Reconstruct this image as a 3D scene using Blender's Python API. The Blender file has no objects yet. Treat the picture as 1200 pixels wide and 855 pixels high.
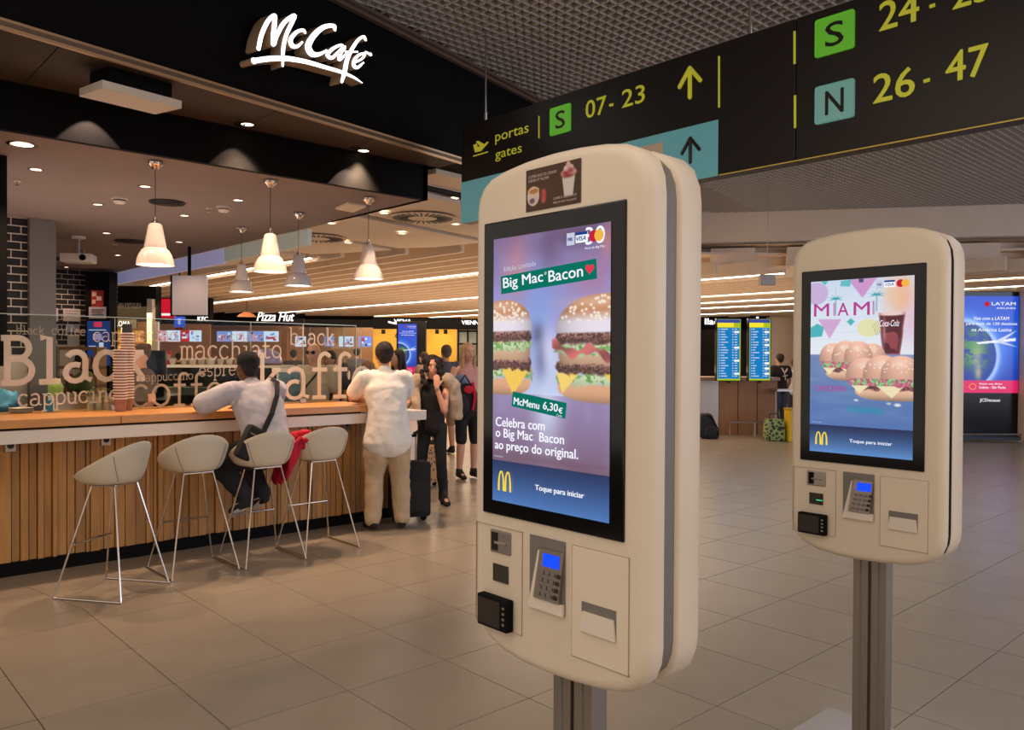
import bpy, bmesh, math, random
import numpy as np
from mathutils import Vector, Matrix, noise as mnoise
random.seed(7); rng = np.random.RandomState(11)
SC = bpy.context.scene; COL = SC.collection
PI = math.pi

# ---------------------------------------------------------------- camera, world, lights, exposure
FPX, PITCH, ROLL, YAW, EYE = 947.3, 0.01037, 0.005486, 0.82918, 1.6
_cy, _sy, _cp, _sp = math.cos(YAW), math.sin(YAW), math.cos(PITCH), math.sin(PITCH)
FW = Vector((_cy*_cp, _sy*_cp, -_sp)); _r0 = Vector((_sy, -_cy, 0)); _u0 = _r0.cross(FW)
RT = _r0*math.cos(ROLL)+_u0*math.sin(ROLL); UP = _u0*math.cos(ROLL)-_r0*math.sin(ROLL)
EYEP = Vector((0, 0, EYE))
cd = bpy.data.cameras.new('camera'); cam = bpy.data.objects.new('camera', cd); COL.objects.link(cam)
cd.sensor_width = 36; cd.lens = FPX/1200*36; cd.clip_start = .05; cd.clip_end = 200
M = Matrix.Identity(4)
for i in range(3): M[i][0], M[i][1], M[i][2], M[i][3] = RT[i], UP[i], -FW[i], EYEP[i]
cam.matrix_world = M; SC.camera = cam

def lin(c):
    return tuple(((v/255)/12.92 if v/255 <= .04045 else ((v/255+.055)/1.055)**2.4) for v in c)
def light(kind, loc, energy, col=(255, 214, 170), size=.1, rot=(0, 0, 0), sizey=None, spot=None, blend=.5, name='light', parent=None):
    l = bpy.data.lights.new(name, kind); l.energy = energy; l.color = lin(col)
    if kind == 'AREA':
        l.shape = 'RECTANGLE' if sizey else 'SQUARE'; l.size = size
        if sizey: l.size_y = sizey
    else: l.shadow_soft_size = size
    if spot: l.spot_size = math.radians(spot); l.spot_blend = blend
    o = bpy.data.objects.new(name, l); o.location = loc; o.rotation_euler = rot; COL.objects.link(o)
    if parent: o.parent = parent
    return o
w = bpy.data.worlds.new('hall_air'); SC.world = w; w.use_nodes = True
w.node_tree.nodes['Background'].inputs[0].default_value = (*lin((255, 238, 222)), 1)
w.node_tree.nodes['Background'].inputs[1].default_value = .62
SC.view_settings.view_transform = 'Standard'; SC.view_settings.look = 'None'
SC.view_settings.gamma = 1; SC.view_settings.exposure = .2
SC.view_settings.use_curve_mapping = False
# unseen area lights for the hall behind the viewer, the concourse and the food court
light('AREA', (-1.5, 1.5, 4.4), 110, (255, 236, 216), 5, name='hall_light')
light('AREA', (2.5, -3.0, 4.4), 90, (255, 240, 226), 4, name='hall_light')
light('AREA', (9, 2.0, 4.45), 150, (235, 236, 245), 5, name='concourse_light', sizey=7)
light('AREA', (13, -9, 2.6), 420, (190, 212, 255), 12, rot=(math.radians(90), 0, 0), name='window_daylight', sizey=3.4)
light('AREA', (13, 15, 3.2), 500, (255, 226, 196), 8, name='court_light', sizey=12)
light('AREA', (14, 16, 1.3), 260, (255, 228, 200), 12, rot=(PI, 0, 0), name='court_bounce', sizey=14)  # added upward fill in place of light bounced off the court floor
light('AREA', (2.2, 9.2, 1.1), 42, (255, 226, 205), 3.6, rot=(PI, 0, 0), name='cafe_bounce_fill', sizey=2.4)  # added upward fill brightening the soffit like bounce, not a lamp on the counter
light('AREA', (20, 27, 3.1), 700, (255, 226, 196), 9, name='court_light')

# ---------------------------------------------------------------- helpers
def ray(x, y): return FW+RT*((x-600)/FPX)-UP*((y-427.5)/FPX)
NH = Vector((_cy, _sy, 0))
def at(x, y, D): d = ray(x, y); return EYEP+d*(D/d.dot(NH))     # on the upright plane D metres ahead
def onz(x, y, z=0.): d = ray(x, y); return EYEP+d*((z-EYE)/d.z)
def onx(x, y, X): d = ray(x, y); return EYEP+d*(X/d.x)
def ony(x, y, Y): d = ray(x, y); return EYEP+d*(Y/d.y)
CAMROT = YAW-PI/2            # things that face the court's viewing axis

def mat(name, col, rough=.6, metal=0., emit=0., noise=0., nscale=20., bump=0., bscale=60., spec=.5, stretch=None, vary=0., coat=0., alpha=None):
    m = bpy.data.materials.new(name); m.use_nodes = True; nt = m.node_tree; b = nt.nodes['Principled BSDF']
    c = (*lin(col), 1); b.inputs['Base Color'].default_value = c
    b.inputs['Roughness'].default_value = rough; b.inputs['Metallic'].default_value = metal
    b.inputs['Specular IOR Level'].default_value = spec
    if coat: b.inputs['Coat Weight'].default_value = coat; b.inputs['Coat Roughness'].default_value = .1
    if emit:
        b.inputs['Emission Color'].default_value = c; b.inputs['Emission Strength'].default_value = emit
    tc = None
    if noise or bump or vary:
        tc = nt.nodes.new('ShaderNodeTexCoord'); mp = nt.nodes.new('ShaderNodeMapping')
        nt.links.new(tc.outputs['Object'], mp.inputs[0])
        if stretch: mp.inputs['Scale'].default_value = stretch
    if noise:
        n = nt.nodes.new('ShaderNodeTexNoise'); n.inputs['Scale'].default_value = nscale; n.inputs['Detail'].default_value = 5
        nt.links.new(mp.outputs[0], n.inputs[0])
        r = nt.nodes.new('ShaderNodeMapRange'); r.inputs['From Min'].default_value = .25; r.inputs['From Max'].default_value = .75
        r.inputs['To Min'].default_value = 1-noise; r.inputs['To Max'].default_value = 1+noise
        nt.links.new(n.outputs[0], r.inputs[0])
        h = nt.nodes.new('ShaderNodeHueSaturation'); h.inputs['Color'].default_value = c
        src = r.outputs[0]
        if vary:
            oi = nt.nodes.new('ShaderNodeObjectInfo'); r2 = nt.nodes.new('ShaderNodeMapRange')
            r2.inputs['To Min'].default_value = 1-vary; r2.inputs['To Max'].default_value = 1+vary
            nt.links.new(oi.outputs['Random'], r2.inputs[0])
            mu = nt.nodes.new('ShaderNodeMath'); mu.operation = 'MULTIPLY'
            nt.links.new(src, mu.inputs[0]); nt.links.new(r2.outputs[0], mu.inputs[1]); src = mu.outputs[0]
        nt.links.new(src, h.inputs['Value']); nt.links.new(h.outputs[0], b.inputs['Base Color'])
    if bump:
        n = nt.nodes.new('ShaderNodeTexNoise'); n.inputs['Scale'].default_value = bscale; n.inputs['Detail'].default_value = 4
        nt.links.new(mp.outputs[0], n.inputs[0])
        bp = nt.nodes.new('ShaderNodeBump'); bp.inputs['Strength'].default_value = bump; bp.inputs['Distance'].default_value = .02
        nt.links.new(n.outputs[0], bp.inputs['Height']); nt.links.new(bp.outputs[0], b.inputs['Normal'])
    return m

def emis(name, col, s):
    m = bpy.data.materials.new(name); m.use_nodes = True; nt = m.node_tree; nt.nodes.clear()
    o = nt.nodes.new('ShaderNodeOutputMaterial'); e = nt.nodes.new('ShaderNodeEmission')
    e.inputs[0].default_value = (*lin(col), 1); e.inputs[1].default_value = s; nt.links.new(e.outputs[0], o.inputs[0]); return m
def picmat(name, strength, emission=True):
    m = bpy.data.materials.new(name); m.use_nodes = True; nt = m.node_tree
    a = nt.nodes.new('ShaderNodeAttribute'); a.attribute_name = 'Col'
    b = nt.nodes['Principled BSDF']; b.inputs['Roughness'].default_value = .25 if emission else .5
    if emission:
        b.inputs['Base Color'].default_value = (.01, .01, .01, 1)
        nt.links.new(a.outputs[0], b.inputs['Emission Color']); b.inputs['Emission Strength'].default_value = strength
    else: nt.links.new(a.outputs[0], b.inputs['Base Color'])
    return m
def glassmat(name, tint=(235, 238, 232), refl=.1):
    m = bpy.data.materials.new(name); m.use_nodes = True; nt = m.node_tree; nt.nodes.clear()
    o = nt.nodes.new('ShaderNodeOutputMaterial'); t = nt.nodes.new('ShaderNodeBsdfTransparent'); g = nt.nodes.new('ShaderNodeBsdfGlossy')
    t.inputs[0].default_value = (*lin(tint), 1); g.inputs['Roughness'].default_value = .03
    l = nt.nodes.new('ShaderNodeLayerWeight'); l.inputs[0].default_value = refl; mx = nt.nodes.new('ShaderNodeMixShader')
    nt.links.new(l.outputs['Fresnel'], mx.inputs[0]); nt.links.new(t.outputs[0], mx.inputs[1]); nt.links.new(g.outputs[0], mx.inputs[2])
    nt.links.new(mx.outputs[0], o.inputs[0]); return m

def etchmat(name, col, clear):
    m = mat(name, col, .8); nt = m.node_tree; b = nt.nodes['Principled BSDF']; o = nt.nodes['Material Output']
    t = nt.nodes.new('ShaderNodeBsdfTransparent'); x = nt.nodes.new('ShaderNodeMixShader'); x.inputs[0].default_value = clear
    nt.links.new(b.outputs[0], x.inputs[1]); nt.links.new(t.outputs[0], x.inputs[2]); nt.links.new(x.outputs[0], o.inputs[0]); return m
class MB:
    """collects shapes in one bmesh"""
    def __init__(s): s.bm = bmesh.new()
    def box(s, lo, hi, bev=0., mtx=None):
        c = [(lo[i]+hi[i])/2 for i in range(3)]; d = [abs(hi[i]-lo[i]) for i in range(3)]
        r = bmesh.ops.create_cube(s.bm, size=1); v = r['verts']
        for q in v: q.co = Vector((c[0]+q.co.x*d[0], c[1]+q.co.y*d[1], c[2]+q.co.z*d[2]))
        if bev:
            e = list({e for q in v for e in q.link_edges})
            r = bmesh.ops.bevel(s.bm, geom=e, offset=bev, segments=2, affect='EDGES', profile=.5); v = r['verts']
            v = list({q for f in r['faces'] for q in f.verts}) if False else v
        if mtx is not None:
            bmesh.ops.transform(s.bm, matrix=mtx, verts=v)
        return s
    def cyl(s, p, q, r0, r1=None, n=16, caps=True):
        r1 = r0 if r1 is None else r1; p, q = Vector(p), Vector(q); t = (q-p)
        if t.length < 1e-6: return s
        t.normalize(); a = t.orthogonal().normalized(); b = t.cross(a)
        R = []
        for c, r in ((p, r0), (q, r1)):
            R.append([s.bm.verts.new(c+(a*math.cos(2*PI*k/n)+b*math.sin(2*PI*k/n))*r) for k in range(n)])
        for k in range(n): s.bm.faces.new((R[0][k], R[0][(k+1) % n], R[1][(k+1) % n], R[1][k]))
        if caps: s.bm.faces.new(R[0][::-1]); s.bm.faces.new(R[1])
        return s
    def tube(s, pts, r, n=8):
        """round bar through points"""
        pts = [Vector(p) for p in pts]; prev = None; R = []
        a = None
        for i, p in enumerate(pts):
            t = (pts[min(i+1, len(pts)-1)]-pts[max(i-1, 0)]).normalized()
            if a is None: a = t.orthogonal().normalized()
            a = (a-t*a.dot(t)).normalized(); b = t.cross(a)
            rr = r[i] if isinstance(r, (list, tuple)) else r
            R.append([s.bm.verts.new(p+(a*math.cos(2*PI*k/n)+b*math.sin(2*PI*k/n))*rr) for k in range(n)])
        for i in range(len(R)-1):
            for k in range(n): s.bm.faces.new((R[i][k], R[i][(k+1) % n], R[i+1][(k+1) % n], R[i+1][k]))
        s.bm.faces.new(R[0][::-1]); s.bm.faces.new(R[-1]); return s
    def lathe(s, prof, c=(0, 0, 0), n=32, close=False):
        c = Vector(c); R = []
        for r, z in prof: R.append([s.bm.verts.new(c+Vector((r*math.cos(2*PI*k/n), r*math.sin(2*PI*k/n), z))) for k in range(n)])
        for i in range(len(R)-1):
            for k in range(n): s.bm.faces.new((R[i][k], R[i][(k+1) % n], R[i+1][(k+1) % n], R[i+1][k]))
        if close: s.bm.faces.new(R[0][::-1]); s.bm.faces.new(R[-1])
        return s
    def loft(s, pts, rads, side=(1, 0, 0), n=14):
        """closed elliptical tube; rads = (across side, other)"""
        pts = [Vector(p) for p in pts]; side = Vector(side)
        rr = [(r, r) if not isinstance(r, (tuple, list)) else r for r in rads]
        t0 = (pts[0]-pts[1]).normalized(); t1 = (pts[-1]-pts[-2]).normalized()
        P = [(pts[0]+t0*min(rr[0])*.75, .55, rr[0], t0*-1), (pts[0]+t0*min(rr[0])*.45, .85, rr[0], t0*-1)]
        for i, p in enumerate(pts):
            t = (pts[min(i+1, len(pts)-1)]-pts[max(i-1, 0)]).normalized(); P.append((p, 1, rr[i], t))
        P += [(pts[-1]+t1*min(rr[-1])*.45, .85, rr[-1], t1), (pts[-1]+t1*min(rr[-1])*.75, .55, rr[-1], t1)]
        R = []
        for p, k_, r, t in P:
            a = side-t*side.dot(t)
            if a.length < .05: a = t.orthogonal()
            a.normalize(); b = t.cross(a)
            R.append([s.bm.verts.new(p+a*math.cos(2*PI*k/n)*r[0]*k_+b*math.sin(2*PI*k/n)*r[1]*k_) for k in range(n)])
        for i in range(len(R)-1):
            for k in range(n): s.bm.faces.new((R[i][k], R[i][(k+1) % n], R[i+1][(k+1) % n], R[i+1][k]))
        s.bm.faces.new(R[0][::-1]); s.bm.faces.new(R[-1]); return s
    def ball(s, c, r, mtx=None, u=14, v=9):
        q = bmesh.ops.create_uvsphere(s.bm, u_segments=u, v_segments=v, radius=1)['verts']
        r = (r, r, r) if not isinstance(r, (tuple, list)) else r
        for x in q:
            p = Vector((x.co.x*r[0], x.co.y*r[1], x.co.z*r[2]))
            x.co = (mtx @ p if mtx is not None else p)+Vector(c)
        return s
    def prism(s, pts, d):
        """polygon (3d points) pushed by vector d"""
        d = Vector(d); a = [s.bm.verts.new(Vector(p)) for p in pts]; b = [s.bm.verts.new(Vector(p)+d) for p in pts]
        n = len(a); s.bm.faces.new(a[::-1]); s.bm.faces.new(b)
        for k in range(n): s.bm.faces.new((a[k], a[(k+1) % n], b[(k+1) % n], b[k]))
        return s
    def poly(s, pts): s.bm.faces.new([s.bm.verts.new(Vector(p)) for p in pts]); return s
    def build(s, name, m, parent=None, smooth=False, ang=35, loc=None, rot=None, recalc=True):
        if recalc: bmesh.ops.recalc_face_normals(s.bm, faces=s.bm.faces)
        me = bpy.data.meshes.new(name); s.bm.to_mesh(me); s.bm.free()
        if m: me.materials.append(m)
        if smooth:
            me.shade_smooth()
            try: me.set_sharp_from_angle(angle=math.radians(ang))
            except Exception: pass
        o = bpy.data.objects.new(name, me); COL.objects.link(o)
        if parent: o.parent = parent
        if loc is not None: o.location = loc
        if rot is not None: o.rotation_euler = rot
        return o
def tag(o, label=None, cat=None, group=None, kind=None):
    if label: o['label'] = label
    if cat: o['category'] = cat
    if group: o['group'] = group
    if kind: o['kind'] = kind
    return o
def empty(name, loc=(0, 0, 0), rz=0., label=None, cat=None, group=None):
    o = bpy.data.objects.new(name, None); o.empty_display_size = .1; COL.objects.link(o); o.location = loc; o.rotation_euler = (0, 0, rz)
    return tag(o, label, cat, group)
def kids(o): return [c for c in COL.objects if c.parent == o]
def copy_tree(o, parent=None):
    c = o.copy(); COL.objects.link(c)
    if parent: c.parent = parent
    for ch in kids(o):
        if ch != c: copy_tree(ch, c)
    return c
def text(s, W, H, m, parent, name='lettering', pos=(0, 0, 0), bold=0., shear=0., ext=.0006, left=True, rotz=0., tilt=0.):
    """flat lettering facing -y, fitted in a box W x H whose lower left corner is pos"""
    cu = bpy.data.curves.new('t', 'FONT'); cu.body = s; cu.size = 1; cu.offset = 0; cu.shear = shear; cu.extrude = 0; cu.resolution_u = 3
    t = bpy.data.objects.new('t', cu); COL.objects.link(t)
    dg = bpy.context.evaluated_depsgraph_get(); me = bpy.data.meshes.new_from_object(t.evaluated_get(dg))
    bpy.data.objects.remove(t); bpy.data.curves.remove(cu)
    n = len(me.vertices); co = np.empty(n*3); me.vertices.foreach_get('co', co); co = co.reshape(-1, 3)
    x0, y0 = co[:, 0].min(), co[:, 1].min(); sx, sy = co[:, 0].max()-x0, co[:, 1].max()-y0
    if W is None: W = H*sx/sy
    if H is None: H = W*sy/sx
    X = (co[:, 0]-x0)/sx*W; Z = (co[:, 1]-y0)/sy*H
    c, si = math.cos(tilt), math.sin(tilt)
    co = np.stack([X*c-Z*si, np.zeros(n), X*si+Z*c], 1); me.vertices.foreach_set('co', co.ravel())
    if bold and len(me.polygons):
        b_ = bold*H*.9; F = [tuple(p.vertices) for p in me.polygons]; V_ = []; FF = []
        for k, (dx, dz) in enumerate(((0, 0), (b_, 0), (-b_, 0), (0, b_*.7), (0, -b_*.7))):
            V_ += [(a[0]+dx, a[1]-.0003*k, a[2]+dz) for a in co]; FF += [tuple(i+k*n for i in f) for f in F]
        bpy.data.meshes.remove(me); me = bpy.data.meshes.new(name); me.from_pydata(V_, [], FF)
    me.name = name; me.materials.clear(); me.materials.append(m); me.update()
    if ext > .001:
        bm = bmesh.new(); bm.from_mesh(me); bmesh.ops.remove_doubles(bm, verts=bm.verts, dist=1e-5)
        r = bmesh.ops.extrude_face_region(bm, geom=bm.faces[:]); bmesh.ops.translate(bm, vec=(0, -ext, 0), verts=[v for v in r['geom'] if isinstance(v, bmesh.types.BMVert)])
        bm.to_mesh(me); bm.free()
    o = bpy.data.objects.new(name, me); COL.objects.link(o); o.parent = parent; o.location = pos; o.rotation_euler = (0, 0, rotz); return o

# ---- painted pictures (shown by screens and prints) as fine grids with colours
class Pic:
    def __init__(s, w, h, bg, nx):
        s.w, s.h = w, h; s.nx = nx; s.ny = int(nx*h/w)
        s.U, s.V = np.meshgrid(np.linspace(0, 1, s.nx+1), np.linspace(0, h/w, s.ny+1)); s.A = np.zeros(s.U.shape+(3,)); s.A[:] = bg
    def mix(s, m, c):
        m = np.clip(m, 0, 1)[..., None]; c = np.array(c, float) if not isinstance(c, np.ndarray) else c
        s.A = s.A*(1-m)+c*m
    def soft(s, d, e=.008): return np.clip(.5-d/e, 0, 1)
    def ell(s, cx, cy, rx, ry, c, e=.012, k=1., a=1.):
        d = (np.abs((s.U-cx)/rx)**2+np.abs((s.V-cy)/ry)**2)**.5-1; s.mix(s.soft(d*min(rx, ry), e)*a, c)
    def blob(s, cx, cy, rx, ry, c, a=1.):
        s.mix(np.exp(-((s.U-cx)/rx)**2-((s.V-cy)/ry)**2)*a, c)
    def rect(s, x0, y0, x1, y1, c, e=.006, a=1.):
        s.mix(s.soft(np.maximum(np.maximum(x0-s.U, s.U-x1), np.maximum(y0-s.V, s.V-y1)), e)*a, c)
    def tri(s, P, c, e=.006, a=1.):
        d = np.full(s.U.shape, -9.)
        A_ = sum(P[i][0]*P[(i+1) % len(P)][1]-P[(i+1) % len(P)][0]*P[i][1] for i in range(len(P))); sg = 1 if A_ > 0 else -1
        for i in range(len(P)):
            (x0, y0), (x1, y1) = P[i], P[(i+1) % len(P)]; L = math.hypot(x1-x0, y1-y0)
            d = np.maximum(d, sg*((y1-y0)*(s.U-x0)-(x1-x0)*(s.V-y0))/L)
        s.mix(s.soft(d, e)*a, c)
    def grad(s, y0, y1, c0, c1):
        t = np.clip((s.V-y0)/(y1-y0), 0, 1)[..., None]; m = ((s.V >= y0) & (s.V <= y1))[..., None]
        s.A = np.where(m, np.array(c0)*(1-t)+np.array(c1)*t, s.A)
    def nz(s, fx, fy, seed):
        r = np.random.RandomState(seed); G = r.rand(int(fy)+2, int(fx)+2)
        x = s.U*fx; y = s.V/(s.h/s.w)*fy; i, j = x.astype(int).clip(0, int(fx)), y.astype(int).clip(0, int(fy)); a, b = x-i, y-j
        a = a*a*(3-2*a); b = b*b*(3-2*b)
        return (G[j, i]*(1-a)+G[j, i+1]*a)*(1-b)+(G[j+1, i]*(1-a)+G[j+1, i+1]*a)*b
    def build(s, name, m, parent, pos):
        """upper left corner at pos, facing -y"""
        n = (s.nx+1)*(s.ny+1); co = np.stack([s.U*s.w, np.zeros_like(s.U), -s.V*s.w], -1).reshape(-1, 3)
        idx = np.arange(n).reshape(s.ny+1, s.nx+1)
        f = np.stack([idx[:-1, :-1], idx[1:, :-1], idx[1:, 1:], idx[:-1, 1:]], -1).reshape(-1, 4)
        me = bpy.data.meshes.new(name); me.from_pydata(co.tolist(), [], f.tolist())
        at_ = me.color_attributes.new('Col', 'FLOAT_COLOR', 'POINT'); A = np.clip(s.A, 0, 255)/255
        A = np.where(A <= .04045, A/12.92, ((A+.055)/1.055)**2.4)
        at_.data.foreach_set('color', np.concatenate([A.reshape(-1, 3), np.ones((n, 1))], 1).ravel()); me.materials.append(m)
        o = bpy.data.objects.new(name, me); COL.objects.link(o); o.parent = parent; o.location = pos; return o
def burger(p, cx, top, R, H, seed, T=.38):
    """painted two-deck sandwich: dome, patties, leaves, cheese"""
    U, V = p.U, p.V; r = np.random.RandomState(seed); y = top+H; step = T*.46
    wob = p.nz(26, 50, seed)-.5; wob2 = p.nz(60, 100, seed+1)-.5; spk = p.nz(110, 190, seed+5)-.5
    yb = y+T*.86
    def layer(y0, y1, half, c, jag=.02, rnd=.5, c2=None, grain=.0, edge_dark=.35):
        q = np.clip(np.abs(V-(y0+y1)/2)/((y1-y0)/2), 0, 1); hw = half*(1-.07*rnd*q**2)
        d = np.maximum(np.maximum(y0-V, V-y1)+wob*jag+wob2*jag*.6, np.abs(U-cx)-hw+wob2*jag)
        col = np.array(c, float)[None, None]*(1.05-edge_dark*np.clip((V-y0)/(y1-y0), 0, 1)[..., None]-.25*np.clip(np.abs(U-cx)/half, 0, 1)[..., None]**4)
        if grain: col = col*(1+grain*spk[..., None]*2)
        if c2 is not None: col = np.where((wob2+wob*.6 > .03)[..., None], np.array(c2, float)*(1+.3*spk[..., None]), col)
        p.mix(p.soft(d, .014), col)
    d = np.maximum((np.abs((U-cx)/(R*.95))**2.6+np.clip((V-yb)/.085, 0, 9)**2.4-1)*.1, yb-.02-V)
    p.mix(p.soft(d, .012), np.array([212, 160, 124.])*(1.05-.4*np.clip((V-yb)/.1, 0, 1)**2)[..., None])
    for k in (1, 0):
        yy = y+k*step
        layer(yy+T*.17, yy+T*.50, R*.94, (226, 182, 148), .006, 1, edge_dark=.2) if k == 0 else None
        layer(yy+T*.17, yy+T*.34, R*1.0, (206, 222, 178), .045, .3, (116, 166, 92), edge_dark=.15)
        if k == 1:
            p.tri([(cx-.02, yy+T*.16), (cx+R*.95, yy+T*.16), (cx+R*.35, yy+T*.62)], (246, 202, 84), .01); p.tri([(cx-R*.98, yy+T*.17), (cx-R*.5, yy+T*.17), (cx-R*.86, yy+T*.5)], (246, 212, 110), .01)
        layer(yy-.005, yy+T*.19, R*.99, (122, 80, 74), .02, 1, grain=.55)
        p.mix(p.soft(np.maximum(np.abs(V-yy-.018)-.008, np.abs(U-cx)-R*.9), .012)*(spk > .05), (178, 130, 122))
    d = np.maximum((np.abs((U-cx)/R)**2.3+np.abs((V-y)/H)**2.1-1)*.12, V-y-.006)
    t = np.clip((y-V)/H, 0, 1)[..., None]; sh = np.clip(1.05-.3*np.abs((U-cx)/R)**3, 0, 2)[..., None]
    t2 = np.clip((t-.28)/.3, 0, 1); col = (np.array([222, 214, 226.])*(1-t2)+np.array([190, 132, 96.])*t2)*sh
    p.mix(p.soft(d, .012), col); p.blob(cx-R*.15, y-H*.8, R*.55, H*.14, (232, 196, 168), .6)
    for _ in range(110):
        a, q = r.rand()*PI, r.rand()**.45; x_, y_ = cx+math.cos(a)*R*.95*q, y-math.sin(a)*H*.97*q
        if y_ < y-H*.28: p.ell(x_, y_, .011, .008, (248, 232, 214), .005)

# ---------------------------------------------------------------- materials
m_tile = mat('porcelain_tile', (156, 142, 124), .28, noise=.07, nscale=3, vary=.035, bump=.03, bscale=90, spec=.45)
m_grout = mat('grout', (52, 40, 32), .9)
m_black = mat('matt_black', (14, 13, 14), .85, noise=.2, nscale=40, spec=.15)
m_black2 = mat('gloss_black', (8, 8, 9), .18)
m_soffit = mat('soffit_plaster', (140, 124, 118), .85, noise=.04, nscale=3, spec=.2)
m_brownpanel = mat('brown_panel', (70, 56, 45), .7, noise=.12, nscale=9, spec=.3)
m_beige = mat('beige_plaster', (234, 212, 188), .8, noise=.03, nscale=2)
m_beige2 = mat('slat_paint', (238, 218, 194), .7, noise=.04, nscale=4)
m_trim = mat('brass_trim', (205, 165, 125), .35, metal=.5)
m_trimdull = mat('dull_trim', (112, 92, 78), .5, metal=.2)
m_alu = mat('grid_aluminium', (196, 190, 186), .5, metal=.1)
m_void = mat('plenum_black', (22, 22, 25), .95)
m_slat = mat('oak_slat', (178, 127, 66), .5, noise=.22, nscale=5, stretch=(9, 9, .7), vary=.2, bump=.08, bscale=30)
m_oak = mat('oak_worktop', (205, 142, 78), .32, noise=.14, nscale=4, stretch=(.7, 9, 9), bump=.03)
m_white = mat('warm_white_paint', (226, 214, 200), .45)
m_shell = mat('kiosk_plastic', (226, 211, 190), .42, noise=.02, nscale=5)
m_shelldark = mat('kiosk_spine', (118, 112, 108), .45, noise=.05, nscale=20)
m_bezel = mat('bezel_glass', (7, 7, 9), .1)
m_steel = mat('brushed_steel', (176, 166, 158), .3, metal=.9, noise=.06, nscale=8, stretch=(40, 40, 1))
m_post = mat('anodised_post', (150, 140, 132), .38, metal=.75, noise=.05, nscale=6, stretch=(30, 30, 1))
m_chrome = mat('chrome', (215, 205, 198), .14, metal=1.)
m_seat = mat('seat_plastic', (206, 192, 168), .45)
m_plinth = mat('black_plinth', (12, 11, 11), .8, spec=.15)
m_led = emis('led_strip', (255, 238, 214), 9.)
m_down = emis('downlight_lamp', (255, 226, 190), 6.)
m_bulb = emis('pendant_bulb', (255, 240, 222), 5.)
m_glass = glassmat('screen_glass')
m_etch = etchmat('etched_lettering', (226, 212, 194), .42)
m_etch2 = etchmat('faint_lettering', (206, 192, 170), .6)
m_yel = mat('sign_yellow', (205, 205, 60), .5, emit=.22)
m_yelp = mat('yellow_print', (240, 212, 90), .5)
m_signblack = mat('sign_face', (30, 24, 22), .4, noise=.05)
m_signblue = mat('sign_blue', (124, 206, 222), .45, emit=.06)  # raised tone and faint glow make up for weak light on the board
m_signgreen = mat('sign_green', (110, 200, 56), .4, emit=.22)  # glow added to brighten the gate square
m_signteal = mat('sign_teal', (140, 206, 200), .4, emit=.1)
m_brick = mat('black_brick', (16, 14, 15), .6, noise=.3, nscale=6, vary=.3)
m_mortar = mat('mortar', (214, 196, 180), .9)
m_paper = mat('paper', (214, 198, 190), .8)
m_red = mat('red_print', (190, 26, 34), .6)
m_wht = emis('lit_white', (255, 250, 244), 1.7)
m_wprint = emis('screen_white', (236, 240, 250), .85)
m_dark = mat('dark_stuff', (34, 30, 30), .6, noise=.3, nscale=12)
m_wood = mat('brown_wood', (150, 104, 64), .5, noise=.15, nscale=4, stretch=(6, 6, .6))

# ---------------------------------------------------------------- floor
AX0, AY0, ASL = 1.444, 5.567, .1885                      # the dark joint along which the two tile fields meet
def lineA(x): return AY0+(x-AX0)*ASL
floor = tag(MB().box((-8, -9, -.1), (48, 60, -.0045)).build('floor', m_grout), kind='structure')
def clip(poly, n, c):                                    # keep n.p <= c
    out = []
    for i in range(len(poly)):
        a, b = poly[i], poly[(i+1) % len(poly)]; da, db = n[0]*a[0]+n[1]*a[1]-c, n[0]*b[0]+n[1]*b[1]-c
        if da <= 0: out.append(a)
        if da*db < 0: t = da/(da-db); out.append((a[0]+(b[0]-a[0])*t, a[1]+(b[1]-a[1])*t))
    return out
tiles = []; TU, TV = .586, .637; G = .0022
nA = (-ASL, 1.); cA = AY0-ASL*AX0; thA = math.atan(ASL)
for i in range(-6, 52):
    for j in range(-24, 26):
        x0, y0 = .855+TU*i, 5.272-TV*j
        p = [(x0+G, y0-TV+G), (x0+TU-G, y0-TV+G), (x0+TU-G, y0-G), (x0+G, y0-G)]
        q = clip(p, nA, cA-.003)
        if len(q) > 2: tiles.append((q, q == p and 'a'))
ca, sa = math.cos(thA), math.sin(thA)
for i in range(-6, 56):
    for j in range(0, 64):
        def W_(u, v): return (AX0+.02+u*ca-v*sa, AY0+.004+u*sa+v*ca)
        u0, v0 = (i-.05)*.6, j*.6; a = [W_(u0+G, v0+G), W_(u0+.6-G, v0+G), W_(u0+.6-G, v0+.6-G), W_(u0+G, v0+.6-G)]
        tiles.append((a, 'b'))
def inview(c):
    d = Vector((c[0], c[1], 0))-EYEP; z = d.dot(FW)
    if z < .8: return None
    x, y = 600+FPX*d.dot(RT)/z, 427.5-FPX*d.dot(UP)/z
    return z if -60 < x < 1260 and y < 1010 else None
near, far = [], []
for q, k in tiles:
    c = (sum(a[0] for a in q)/len(q), sum(a[1] for a in q)/len(q)); z = inview(c)
    hid = c[1] > 7.4 and c[0] < 4.8                      # behind the bar
    if z is None: 
        if abs(c[0]) < 14 and abs(c[1]) < 9: far.append((q, c))
    else: (far if hid else near).append((z, q, k, c) if not hid else (q, c))
near.sort(key=lambda a: a[0]); far += [(a[1], a[3]) for a in near[300:]]
cache = {}
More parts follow.
